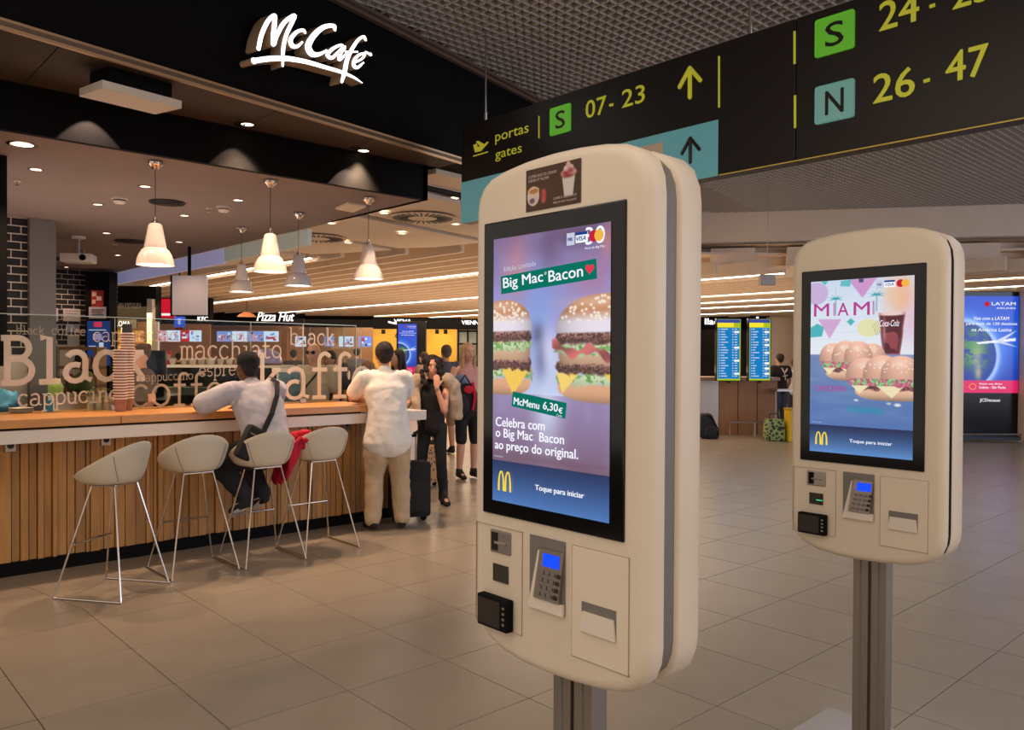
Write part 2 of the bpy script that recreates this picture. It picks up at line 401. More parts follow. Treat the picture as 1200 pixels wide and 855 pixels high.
for z, q, k, c in near[:300]:
    me = cache.get(k) if k else None
    if me is None:
        mb = MB(); lo = [mb.bm.verts.new((a[0]-c[0], a[1]-c[1], -.009)) for a in q]; hi = [mb.bm.verts.new(((a[0]-c[0]), (a[1]-c[1]), -.0006)) for a in q]
        tp = [mb.bm.verts.new(((a[0]-c[0])*.996, (a[1]-c[1])*.996, 0)) for a in q]; n = len(q)
        for R1, R2 in ((lo, hi), (hi, tp)):
            for t in range(n): mb.bm.faces.new((R1[t], R1[(t+1) % n], R2[(t+1) % n], R2[t]))
        mb.bm.faces.new(tp); o = mb.build('tile', m_tile, floor, loc=(c[0], c[1], 0))
        if k: cache[k] = o.data
    else:
        o = bpy.data.objects.new('tile', me); COL.objects.link(o); o.parent = floor; o.location = (c[0], c[1], 0)
mb = MB()
for q, c in far:
    a = [mb.bm.verts.new((p[0], p[1], -.0003)) for p in q]; mb.bm.faces.new(a)
tag(mb.build('tile_field', m_tile, floor, recalc=False), kind='stuff')

# ---------------------------------------------------------------- ceilings
def quadz(mb, P, th): mb.prism(P, (0, 0, th)); return mb
# cafe soffit (lower, brown plaster) and black beam in front of it
SOF = [(-3, 6.78, 3.2), (4.97, 6.78, 3.2), (4.97, 17.2, 3.2), (-3, 17.2, 3.2)]
tag(quadz(MB(), SOF, .12).build('ceiling', m_soffit), kind='structure')
tag(MB().box((-3, 6.72, 3.2), (4.97, 6.78, 3.57)).box((4.91, 6.72, 3.2), (4.97, 8.6, 3.57)).build('trim_1', m_black), kind='structure')
# upper soffit: brown panels between fascia and beam
FB0, FB1, FT0, FT1 = Vector((1.007, 5.623, 3.55)), Vector((5.115, 6.362, 3.55)), Vector((3.529, 6.063, 4.6)), Vector((6.495, 6.822, 4.6))
def fb(x): return FB0+(FB1-FB0)*((x-FB0.x)/(FB1.x-FB0.x))
def ft(x): return FT0+(FT1-FT0)*((x-FT0.x)/(FT1.x-FT0.x))
us = tag(MB().box((-2.5, 6.9, 3.6), (6.6, 7.3, 3.64)).build('ceiling_upper', m_void), kind='structure')
xs = [-2.4, -.3, 1.35, 2.98, 4.0, 5.115]
for a, b in zip(xs, xs[1:]):
    g = .004
    quadz(MB(), [fb(a+g), fb(b-g), (b-g, 6.72, 3.55), (a+g, 6.72, 3.55)], .03).build('panel', m_brownpanel, us)
MB().prism([fb(5.12), fb(6.3), (6.3, 6.9, 3.55), (5.12, 6.9, 3.55)], (0, 0, .03)).build('panel', m_black, us)
# black fascia: between trim and the metal grid
mb = MB(); X_ = np.linspace(-2.4, 6.6, 19)
for a, b in zip(X_, X_[1:]):
    mb.poly([fb(a), fb(b), ft(b), ft(a)]); mb.poly([fb(a)+Vector((0, .08, 0)), ft(a)+Vector((0, .08, 0)), ft(b)+Vector((0, .08, 0)), fb(b)+Vector((0, .08, 0))])
tag(mb.build('wall_fascia', m_black), kind='structure')
for nm, dy, dz, r, mm in (('trim_2', -.015, -.012, .016, m_trim), ('trim_3', -.03, .03, .012, m_trim), ('trim_4', -.02, .012, .02, m_trimdull)):
    tag(MB().tube([fb(-2.4)+Vector((0, dy, dz)), fb(5.12)+Vector((0, dy, dz))], r, 4).build(nm, mm), kind='structure')
for k, (dy, dz) in enumerate(((-.05, -.03), (-.1, .0))):
    tag(MB().tube([ft(-2.4)+Vector((0, dy, dz)), ft(7.4)+Vector((0, dy, dz))], .035, 4).build('trim_%d' % (5+k), m_trimdull), kind='structure')
# aluminium egg-crate ceiling over the concourse, dark void above
edge = [at(860, 249, (4.6-1.6)/((417.7-249)/947)), at(1200, 239, (4.6-1.6)/((417.7-239)/947))]
E0, E1 = onz(860, 249, 4.6), onz(1200, 239, 4.6)
def far_lim(y): return E0.x+(E1.x-E0.x)*((y-E0.y)/(E1.y-E0.y))
mb = MB(); P = .105; ZG = 4.6; HB = .06
bm = mb.bm
def blade(a, b, t=.011):
    a, b = Vector(a), Vector(b); d = (b-a).normalized(); s_ = Vector((-d.y, d.x, 0))*t*.5; h = Vector((0, 0, HB))
    v = [bm.verts.new(q) for q in (a-s_, a+s_, b+s_, b-s_, a-s_+h, a+s_+h, b+s_+h, b-s_+h)]
    for f in ((0, 3, 2, 1), (0, 1, 5, 4), (2, 3, 7, 6), (0, 4, 7, 3), (1, 2, 6, 5)): bm.faces.new([v[i] for i in f])
def fx(y): return max(FT0.x+(y-FT0.y)*(FT1.x-FT0.x)/(FT1.y-FT0.y)+.25, -1.5)
y = -4.
while y < 9.6:
    x0 = fx(y) if y > 4.8 else -1.5; x1 = far_lim(y)
    if x1 > x0+.1: blade((x0, y, ZG), (x1, y, ZG))
    y += P
x = -1.5
while x < 22:
    y1 = ft(x).y-.06 if x < 7.5 else 9.6
    yf = E0.y+(E1.y-E0.y)*((x-E0.x)/(E1.x-E0.x))
    if x > 11: y1 = min(y1, yf)
    if y1 > -4: blade((x, -4, ZG), (x, y1, ZG))
    x += P
tag(mb.build('metal_grid_ceiling', m_alu, recalc=False), kind='structure')
tag(MB().box((-3, -5, 4.9), (24, 11, 5.0)).build('ceiling_void', m_void), kind='structure')
# services seen through the grid
# bulkhead band closing the grid, recessed fins under it
d_ = (E1-E0); d_.z = 0; d_.normalize(); back = Vector((d_.y*-1, d_.x, 0)); back = -back if back.dot(FW) < 0 else back
A_, B_ = E0-d_*3.2, E1+d_*6
for z0, z1, off, nm, m_ in ((3.95, 4.9, .0, 'wall_bulkhead', m_beige), (3.45, 3.95, .7, 'wall_recess', m_beige2)):
    a, b = A_+back*off, B_+back*off
    tag(MB().prism([(a.x, a.y, z0), (b.x, b.y, z0), (b.x, b.y, z1), (a.x, a.y, z1)], back*.08).build(nm, m_), kind='structure')
tag(MB().prism([(A_.x, A_.y, 3.95), (B_.x, B_.y, 3.95), tuple((B_+back*.8).xy)+(3.95,), tuple((A_+back*.8).xy)+(3.95,)], (0, 0, .04)).build('trim_7', m_beige), kind='structure')
fr = MB()
for k in range(8):
    a = E0+d_*(-2.0+k*1.55)+back*.25; b = a+d_*.9
    fr.prism([(a.x, a.y, 3.52), (b.x, b.y, 3.52), (b.x, b.y, 3.9), (a.x, a.y, 3.9)], back*.3)
fr.build('baffle', m_beige, bpy.data.objects['wall_recess'])
# food court: plaster ring with an oval opening, slats and light strips in it
sl = tag(MB().prism([(a_, b_, 3.75) for a_, b_ in ((4.9, 8.6), (9.8, 8.6), (11, 9.0), (14, 10.0), (15.6, 8.7), (18.4, 4.7), (23, -.5), (45, -5.5), (45, 46), (4.9, 46))], (0, 0, .05)).build('ceiling_court', m_beige), kind='structure')
def near_y(X):
    pts = [(5.9, 20.5), (6.3, 16), (6.75, 13.5), (7.3, 12.2), (7.95, 10.8), (9.2, 9.2), (11, 8.6), (14, 9.6), (15.2, 8.2), (18.0, 4.2), (23, -1), (45, -6)]
    for (a, b), (c, d) in zip(pts, pts[1:]):
        if a <= X <= c: return b+(d-b)*(X-a)/(c-a)
    return 99 if X < 5.9 else -6
def far_y(X): return min(46, 20.5+(X-5.9)*2.6)
X = 6.2; lit = [7.1, 10.84, 15.3, 19.4, 21.8, 24.1, 27.5, 31]
while X < 34:
    a, b = near_y(X), far_y(X)
    if b > a+.5 and min(abs(X-l) for l in lit) > .12:
        MB().box((X-.035, a, 3.3), (X+.035, b, 3.56), bev=0).build('slat', m_beige2, sl)
    X += .534 if X < 20 else 1.07
for l in lit:
    a, b = near_y(l)+.4, far_y(l)-.5
    n = max(1, int((b-a)/3)); 
    fxt = MB().box((l-.05, a, 3.34), (l+.05, b, 3.42)).build('light_channel', m_beige, sl)
    q = MB()
    for k in range(n): q.box((l-.028, a+(b-a)*k/n+.02, 3.325), (l+.028, a+(b-a)*(k+1)/n-.02, 3.345))
    q.build('light_strip', m_led, fxt)
# ring of plaster between the cafe soffit and the oval, as stepped planks with dark slots
def ring_piece(P, z, m_=None, th=.05, nm='panel'): return MB().prism([(a, b, z) for a, b in P], (0, 0, th)).build(nm, m_ or m_beige, sl)
XS = [4.97, 5.4, 5.9, 6.3, 6.75, 7.3, 7.95, 9.2, 11.]
ring_piece([(4.97, 17.2), (4.97, 12.3), (6.9, 12.9), (6.55, 14.8), (6.3, 16), (5.9, 20.5), (6.6, 24), (8.2, 29), (6.5, 34), (-3, 34), (-3, 17.2)], 3.32)
ring_piece([(4.97, 12.2), (4.97, 10.6), (7.6, 11.3), (7.2, 12.3), (6.95, 12.75)], 3.36)
ring_piece([(4.97, 10.45), (4.97, 8.9), (8.2, 9.6), (8.0, 10.6), (7.65, 11.15)], 3.38)
ring_piece([(4.97, 8.75), (4.97, 7.35), (9.8, 8.0), (9.0, 9.1), (8.3, 9.45)], 3.4)
ring_piece([(4.97, 7.2), (5.1, 6.75), (9.6, 7.2), (9.6, 7.85)], 3.5)
for (a, b, c, d) in ((4.97, 12.25, 6.92, 12.82), (4.97, 10.52, 7.65, 11.22), (4.97, 8.82, 8.25, 9.52), (4.97, 7.27, 9.6, 7.9)):
    L = Vector((c-a, d-b, 0)); n_ = Vector((-L.y, L.x, 0)).normalized()*.09
    MB().prism([(a-n_.x, b-n_.y, 3.47), (c-n_.x, d-n_.y, 3.47), (c+n_.x, d+n_.y, 3.47), (a+n_.x, b+n_.y, 3.47)], (0, 0, .02)).build('slot', m_void, sl)
# lavender and pale light bulkhead at the soffit's right edge
tag(MB().box((5.0, 11.9, 2.98), (5.06, 17.5, 3.2)).build('trim_8', mat('lavender_panel', (176, 176, 222), .5, emit=.25)), kind='structure')
tag(MB().box((5.0, 9.3, 3.0), (5.06, 11.85, 3.2)).build('trim_9', mat('pale_panel', (196, 206, 196), .5, emit=.1)), kind='structure')

# ---- small things in the ceilings
def downlight(p, r, lab, grp='small downlights in the brown soffit', en=9, spot=True, rec=True):
    t = empty('downlight', p, 0, lab, 'ceiling light', grp)
    MB().lathe([(r, -.001), (r*1.22, -.001), (r*1.25, -.006), (r*1.0, -.01), (r*.95, -.002)]).build('rim', m_chrome, t, True)
    MB().lathe([(0.0001, -.004), (r*.9, -.004), (r*.9, -.001), (.0001, -.001)], n=20).build('lamp', m_down, t)
    if spot: light('SPOT', (p[0], p[1], p[2]-.03), en, (255, 214, 172), .03, (0, 0, 0), spot=110 if en < 100 else 84, blend=.7, name='downlight_beam')
    return t
soff = [((26, 168.7), 'large ringed downlight in the brown soffit beside the black panel'), ((42, 198), 'downlight just right of the ringed downlight, above the small sprinkler'), ((170, 218), 'downlight just left of the nearest pendant cord'), ((114.6, 239), 'downlight left of the left smoke detector, above the projector'),
        ((216, 252), 'downlight right of the nearest pendant lamp, below the round diffuser'), ((279, 234), 'downlight left of the central pendant cord, beside the right smoke detector'), ((125, 272.7), 'small downlight above and right of the ceiling projector'), ((61, 291), 'small downlight left of the ceiling projector, by the grey column'),
        ((138, 298.5), 'small downlight between the projector and the lavender bulkhead'), ((106, 306.7), 'small downlight directly below the ceiling projector'), ((78, 312.5), 'farthest small downlight, touching the far brick wall'), ((173, 290.5), 'small downlight behind the nearest pendant shade at its left'), ((210, 283), 'small downlight at the right rim of the nearest pendant shade')]
for k, (q, lab) in enumerate(soff):
    p = onz(*q, 3.2)
    if k == 0: downlight(p, .085, lab, None, 90)
    else: downlight(p, .05, lab, en=26)
for q in ((290, 145), (426, 176)):
    p = onz(*q, 3.55); downlight(p, .055, 'downlight in the dark brown panel strip %s' % ('left, below the lit script sign' if q[0] < 300 else 'right, near the end of the black beam'), None, 150)
# wall washers close to the black beam, they draw the light scallops and the stool shadows
for q in ((105, 150), (275, 183), (410, 210)):
    p = ony(q[0], q[1], 6.70); light('SPOT', (p.x, 6.58, 3.545), 75, (255, 216, 190), .012, (0, 0, 0), spot=76, blend=.06, name='beam_washer')
    tt = empty('recessed_spot', (p.x, 6.6, 3.55), 0, 'recessed spot washing the black beam %s' % {105: 'left, above the ringed downlight', 275: 'in the middle, above the nearest pendant pair', 410: 'right, above the small square panel'}[q[0]], 'ceiling light')
    MB().lathe([(.03, -.001), (.045, -.001), (.045, -.006), (.03, -.004)]).build('rim', m_black, tt)
def detector(q, lab):
    t = empty('smoke_detector', onz(*q, 3.2), 0, lab, 'smoke detector')
    MB().lathe([(.0001, 0), (.075, 0), (.075, -.018), (.0001, -.018)]).build('base', m_white, t, True)
    MB().lathe([(.06, -.018), (.06, -.04), (.045, -.06), (.0001, -.062)]).build('cap', m_white, t, True)
    MB().lathe([(.061, -.024), (.063, -.028), (.061, -.034)]).build('slit', m_dark, t)
detector((140, 231.6), 'white smoke detector on the soffit left of the nearest pendant lamp')
detector((262, 242), 'white smoke detector on the soffit right of the nearest pendant lamp')
def sprinkler(q, lab):
    t = empty('sprinkler', onz(*q, 3.2), 0, lab, 'sprinkler')
    MB().lathe([(.0001, 0), (.035, 0), (.035, -.006), (.0001, -.008)]).build('rose', m_white, t, True)
    MB().cyl((0, 0, -.005), (0, 0, -.035), .008).build('stem', m_chrome, t); MB().cyl((0, 0, -.035), (0, 0, -.039), .02).build('deflector', m_chrome, t)
sprinkler((20, 212), 'small sprinkler at the soffit edge beside the black panel'); sprinkler((245, 244), 'small sprinkler beside the right smoke detector')
sprinkler((134.5, 286.5), 'small sprinkler right of the ceiling projector'); sprinkler((59, 307), 'small sprinkler in front of the far brick wall')
def vent(p, r, lab, m_=None, z=0):
    t = empty('air_diffuser', p, 0, lab, 'air vent')
    m_ = m_ or m_dark
    MB().lathe([(.0001, -.002), (r, -.002), (r, -.008), (.0001, -.008)], n=36).build('backing', m_void if m_ is m_dark else m_soffit, t)
    for k in range(4): 
        a = r*(.3+.23*k); MB().lathe([(a-.01, -.008), (a+.012, -.008), (a+.005, -.018), (a-.012, -.014)], n=36).build('ring', m_, t, True)
vent(onz(196, 236.5, 3.2), .17, 'round dark air diffuser behind the nearest pendant cord')
vent(onz(152, 282, 3.2), .19, 'round dark air diffuser right of the ceiling projector')
vent(onz(75, 303, 3.2), .19, 'round dark air diffuser deep in the cafe, near the far brick wall')
def swirl(p, r, lab):
    t = empty('air_diffuser', p, 0, lab, 'air vent')
    MB().lathe([(.0001, -.002), (r, -.002), (r, -.01), (.0001, -.01)], n=40).build('plate', m_beige, t)
    for k in range(28):
        a = 2*PI*k/28; b = MB(); b.box((r*.45, -.012, -.016), (r*.92, .012, -.009), mtx=Matrix.Rotation(a, 4, 'Z')); b.build('slot', m_dark, t)
p = onz(495, 255, 3.38); swirl(p, .42, 'round swirl diffuser in the beige ceiling right of the soffit')
p = onz(372, 279, 3.36); swirl(p, .42, 'round swirl diffuser in the beige ceiling behind the right pendant group')
for q, zz, lab in (((534, 231), 3.5, 'downlight in the highest beige plank, nearest the gate sign'), ((450, 249), 3.38, 'downlight left of the large swirl diffuser'), ((534, 262), 3.4, 'downlight right of the large swirl diffuser'), ((388, 261), 3.36, 'downlight above the small swirl diffuser, left of the rightmost pendant'), ((471, 273), 3.36, 'downlight below the large swirl diffuser'), ((408, 284), 3.36, 'downlight just above the green exit sign')):
    downlight(onz(*q, zz), .06, lab, 'downlights in the beige ceiling', 22)
t = tag(MB().prism([onz(393, 243, 3.2), onz(408, 236.5, 3.2), onz(429, 240.5, 3.2), onz(414, 247, 3.2)], (0, 0, -.02)).build('ceiling_panel_light', m_beige), 'beige square access panel in the soffit behind the rightmost pendant', 'ceiling panel')
# heater / speaker box under the brown panels
t = empty('ceiling_heater', (0, 0, 0), 0, 'long flat cream heater panel hung under the brown ceiling strip', 'heater')
a, b, c, d = [onz(*q, 3.38) for q in ((93, 113), (182, 134), (213, 127), (120, 103))]
MB().prism([a, b, c, d], (0, 0, .055)).build('panel', m_white, t)
ce = (a+b+c+d)/4
mb = MB(); lo = [ce+(q-ce)*.8 for q in (a, b, c, d)]; mb.prism([q+Vector((0, 0, .055)) for q in lo], (0, 0, .11)); mb.build('bracket_box', m_black, t)
# projector on the soffit
p = onz(92, 277, 3.2); t = empty('ceiling_projector', p, -.5, 'white projector hanging from the soffit on a bracket', 'projector')
MB().cyl((0, 0, 0), (0, 0, -.03), .09).build('ceiling_plate', m_white, t, True); MB().cyl((0, 0, -.02), (0, 0, -.24), .025).cyl((-.07, 0, -.16), (.07, 0, -.2), .015).build('pole', m_steel, t, True)
o = MB().box((-.2, -.14, -.36), (.2, .14, -.24), .02).build('body', m_white, t, True); MB().cyl((.09, -.14, -.3), (.09, -.17, -.3), .04).build('lens', m_black2, t, True)
# pendants
def pendant(cap, zb, lab, grey=False):
    t = empty('pendant_lamp', cap, 0, lab, 'pendant lamp', 'pendant lamps over the bar')
    h = cap.z-zb; z = -h; ms = mat('pendant_enamel_grey', (196, 188, 190), .2, coat=.5) if grey else mat('pendant_enamel', (232, 216, 202), .15, coat=.6)
    MB().lathe([(.0001, 0), (.05, 0), (.062, -.012), (.058, -.03), (.03, -.055), (.022, -.07), (.0001, -.072)], n=24).build('ceiling_rose', m_chrome, t, True)
    MB().cyl((0, 0, -.07), (0, 0, z+.375), .003, n=6).build('cord', m_dark, t)
    MB().lathe([(.0001, z+.4), (.012, z+.4), (.014, z+.375), (.026, z+.365), (.028, z+.345), (.0001, z+.345)], n=20).build('socket', m_chrome, t, True)
    MB().lathe([(.028, z+.35), (.045, z+.345), (.056, z+.33), (.066, z+.27), (.078, z+.2), (.088, z+.15), (.086, z+.143), (.108, z+.125), (.13, z+.085), (.143, z+.045), (.148, z+.012), (.15, z), (.146, z), (.143, z+.012), (.138, z+.045), (.125, z+.08), (.102, z+.118), (.08, z+.14), (.06, z+.3)], n=40).build('shade', ms, t, True, 50)
    MB().lathe([(.0001, z+.012), (.138, z+.012), (.138, z+.016), (.0001, z+.016)], n=28).build('diffuser', m_bulb, t)
    return t
PL = [((188, 186), 2.34, 'nearest white enamel pendant lamp, far left of the five'), ((319, 210), 2.36, 'second white enamel pendant lamp hanging near the lit script sign, centre'), ((350, 249), 2.378, 'grey enamel pendant lamp just right of the central white one'), ((283, 266), 2.389, 'farthest and smallest enamel pendant lamp, left of the central one'), ((432, 231), 2.374, 'rightmost white enamel pendant lamp, in front of the beige slatted ceiling')]
for q, z, lab in PL:
    p = onz(*q, 3.2)
    if p.y < 6.95: p = Vector((p.x, 6.95, 3.2))
    pendant(p, z, lab, 'grey' in lab)

# ---------------------------------------------------------------- lit script sign on the fascia
def ribbon(bm, pts, ws, off, depth):
    """extruded pen stroke in a plane; pts 2-d, ws widths"""
def catmull(P, k=6):
    out = []; P = [np.array(p, float) for p in P]; Q = [2*P[0]-P[1]]+P+[2*P[-1]-P[-2]]
    for i in range(1, len(Q)-2):
        for j in range(k):
            t = j/k; a, b, c, d = Q[i-1], Q[i], Q[i+1], Q[i+2]
            out.append(.5*((2*b)+(-a+c)*t+(2*a-5*b+4*c-d)*t*t+(-a+3*b-3*c+d)*t**3))
    out.append(P[-1]); return out
ang = math.atan2(FB1.y-FB0.y, FB1.x-FB0.x); ang2 = math.atan2(FT1.y-FT0.y, FT1.x-FT0.x); ang = (ang+ang2)/2
sr, sn = Vector((math.cos(ang), math.sin(ang), 0)), Vector((math.sin(ang), -math.cos(ang), 0))
SP = fb(3.0)*.5+ft(3.0)*.5+sn*.16
def sgn(cx, cy):                                         # crop coordinates of the sign's photograph -> metres on its plane
    x, y = 280+cx/7.06, cy/7.06; d = ray(x, y); P_ = EYEP+d*((SP-EYEP).dot(sn)/d.dot(sn)); r = P_-SP; return (r.dot(sr), r.z)
strokes = [
 ([(160, 400), (185, 290), (235, 180), (290, 130), (292, 200), (282, 300), (285, 370), (310, 300), (370, 190), (455, 130), (435, 190), (390, 290), (365, 400), (360, 545)], [36, 40, 40, 40, 40, 40, 40, 36, 40, 40, 36, 34, 32, 16]),
 ([(545, 270), (525, 250), (470, 270), (425, 330), (440, 380), (480, 385), (520, 350)], [20, 28, 34, 38, 38, 30, 16]),
 ([(790, 245), (780, 215), (700, 225), (620, 290), (570, 380), (600, 445), (660, 450), (720, 420)], [24, 34, 44, 52, 56, 52, 36, 18]),
 ([(870, 400), (840, 375), (780, 400), (730, 450), (765, 480), (820, 430), (870, 385), (835, 450), (830, 495), (890, 440)], [22, 26, 30, 34, 32, 24, 26, 30, 28, 14]),
 ([(1045, 330), (1025, 305), (980, 335), (930, 410), (890, 500), (870, 600), (848, 675)], [18, 26, 28, 32, 36, 36, 22]),
 ([(880, 430), (975, 430)], [16, 12]),
 ([(950, 520), (1010, 490), (1035, 450), (1000, 450), (955, 490), (945, 540), (975, 560), (1025, 520)], [18, 20, 24, 24, 28, 30, 28, 12]),
 ([(1045, 432), (1085, 452)], [14, 22]),
 ([(118, 505), (240, 488), (380, 485), (540, 510), (700, 555), (850, 600), (950, 645), (1015, 688)], [50, 50, 46, 40, 34, 28, 18, 4])]
sign = empty('script_sign', SP, ang, 'illuminated white handwritten-style cafe sign on the black fascia', 'sign')
face, side = MB(), MB()
fm = emis('sign_light', (255, 255, 255), 2.2); sm = mat('sign_return', (190, 160, 130), .6)
sdel = 0
for P_, W in strokes:
    C2 = catmull([(*p, w_) for p, w_ in zip(P_, W)], 6) if len(P_) > 2 else [np.array((*p, w_)) for p, w_ in zip(P_, W)]
    L_, R_ = [], []
    for i, c in enumerate(C2):
        a, b = C2[max(i-1, 0)], C2[min(i+1, len(C2)-1)]; t = np.array([b[0]-a[0], b[1]-a[1]]); t = t/(np.linalg.norm(t)+1e-9); n_ = np.array([-t[1], t[0]])*c[2]*.44
        L_.append(sgn(c[0]+n_[0], c[1]+n_[1])); R_.append(sgn(c[0]-n_[0], c[1]-n_[1]))
    yy = -sdel*.0006; sdel += 1
    for bmx, y0, y1 in ((face, yy-.006, yy), (side, yy, .13)):
        bm_ = bmx.bm; V = [[bm_.verts.new((p[0], yv, p[1])) for p in Q] for Q, yv in ((L_, y0), (R_, y0), (L_, y1), (R_, y1))]
        for i in range(len(L_)-1):
            bm_.faces.new((V[0][i], V[0][i+1], V[1][i+1], V[1][i]))
            bm_.faces.new((V[0][i], V[2][i], V[2][i+1], V[0][i+1])); bm_.faces.new((V[1][i], V[1][i+1], V[3][i+1], V[3][i]))
        for i in (0, -1): bm_.faces.new((V[0][i], V[1][i], V[3][i], V[2][i]))
    for e_, c in ((0, C2[0]), (-1, C2[-1])):             # rounded pen ends
        p = sgn(c[0], c[1]); q = sgn(c[0]+c[2]*.44, c[1]); r_ = abs(q[0]-p[0])*.98
        face.cyl((p[0], yy-.0062, p[1]), (p[0], yy, p[1]), r_, n=14); side.cyl((p[0], yy, p[1]), (p[0], .13, p[1]), r_, n=14)
face.build('letter_faces', fm, sign, recalc=True); side.build('letter_returns', sm, sign)

# ---------------------------------------------------------------- the bar
bar = empty('bar_counter', (1.9, 6.75, 0), 0, 'long bar clad in upright oak slats under a white ledge and oak worktop', 'counter')
OFF = Vector((1.9, 6.75, 0))
def B(x, y, z): return (x-1.9, y-6.75, z)
XL, XR = -.4, 4.72
MB().box(B(XL, 6.73, .1), B(XR-.04, 7.25, .98)).build('carcass', m_dark, bar)
MB().box(B(XL, 6.70, 0), B(XR-.03, 7.2, .1)).build('plinth', m_plinth, bar)
x = XL; rs = random.Random(3)
while x < XR-.02:
    wd = rs.choice((.03, .042, .055, .07, .08)); 
    if x+wd > XR: break
    dp = rs.choice((.0, .01, .02, .028)); 
    MB().box(B(x+.002, 6.712-dp, .1), B(x+wd-.003, 6.735, .975), .0025).build('slat', m_slat, bar); x += wd
y = 6.735
while y < 7.2:
    wd = rs.choice((.05, .07, .09)); MB().box(B(XR-.045, y+.003, .02), B(XR-.012-rs.choice((0, .01)), y+wd-.003, .975), .003).build('slat', m_slat, bar); y += wd
tag(MB().box(B(XL, 6.44, .975), B(4.76, 7.22, 1.068), .004).build('ledge', m_white, bar), 'white painted ledge under the worktop')
MB().box(B(XL, 6.5, 1.068), B(4.05, 7.2, 1.085)).build('shadow_gap', m_plinth, bar)
for a, b in ((XL, 1.92), (1.925, 4.16)):
    MB().box(B(a, 6.41, 1.085), B(b, 7.28, 1.148), .005).build('worktop', m_oak, bar)
for q, k in (((12, 522), 0), ((124, 515), 1), ((233, 509), 2), ((406, 497), 3)):
    p = ony(*q, 6.69); s_ = MB().box(B(p.x-.035, 6.678, p.z-.045), B(p.x+.035, 6.7, p.z+.045), .004).build('power_socket', m_steel if k != 2 else m_post, bar)
    MB().cyl(B(p.x, 6.674, p.z), B(p.x, 6.68, p.z), .022, n=16).build('socket_hole', m_dark, s_)
    if k == 2:
        MB().tube([B(p.x-.03, 6.65, p.z), B(p.x-.01, 6.64, p.z+.015), B(p.x+.01, 6.64, p.z+.015), B(p.x+.03, 6.65, p.z)], .006, 6).build('plug', m_chrome, s_)

# glass screen on the bar: panes, clamps and etched words
gs = empty('glass_screen', (1.9, 7.0, 1.148), 0, 'clear glass screen with etched coffee words along the back of the bar', 'glass screen')
YG = 7.0
def Gp(x, z, y=YG): return (x-1.9, y-7.0, z-1.148)
gx = [-.4, .55, ony(0, 420, YG).x+.02, ony(127, 420, YG).x, ony(214, 420, YG).x, ony(353, 420, YG).x, ony(400, 420, YG).x+.32]
ztop = lambda x: 1.905
gx = [-.4, .9, 2.05, 3.2, 3.72, 4.3]
for a, b in zip(gx, gx[1:]): MB().box(Gp(a+.003, 1.15, YG-.004), Gp(b-.003, 1.9, YG+.004)).build('pane', m_glass, gs)
m_edge = mat('glass_edge', (176, 186, 176), .2)
MB().box(Gp(-.4, 1.897, YG-.005), Gp(4.3, 1.903, YG+.005)).build('polished_edge', m_edge, gs)
for x in gx[1:]:
    MB().box(Gp(x-.002, 1.15, YG-.005), Gp(x+.002, 1.9, YG+.005)).build('polished_edge', m_edge, gs)
    MB().box(Gp(x-.03, 1.15, YG-.012), Gp(x+.03, 1.19, YG+.012), .003).build('clamp', m_steel, gs)
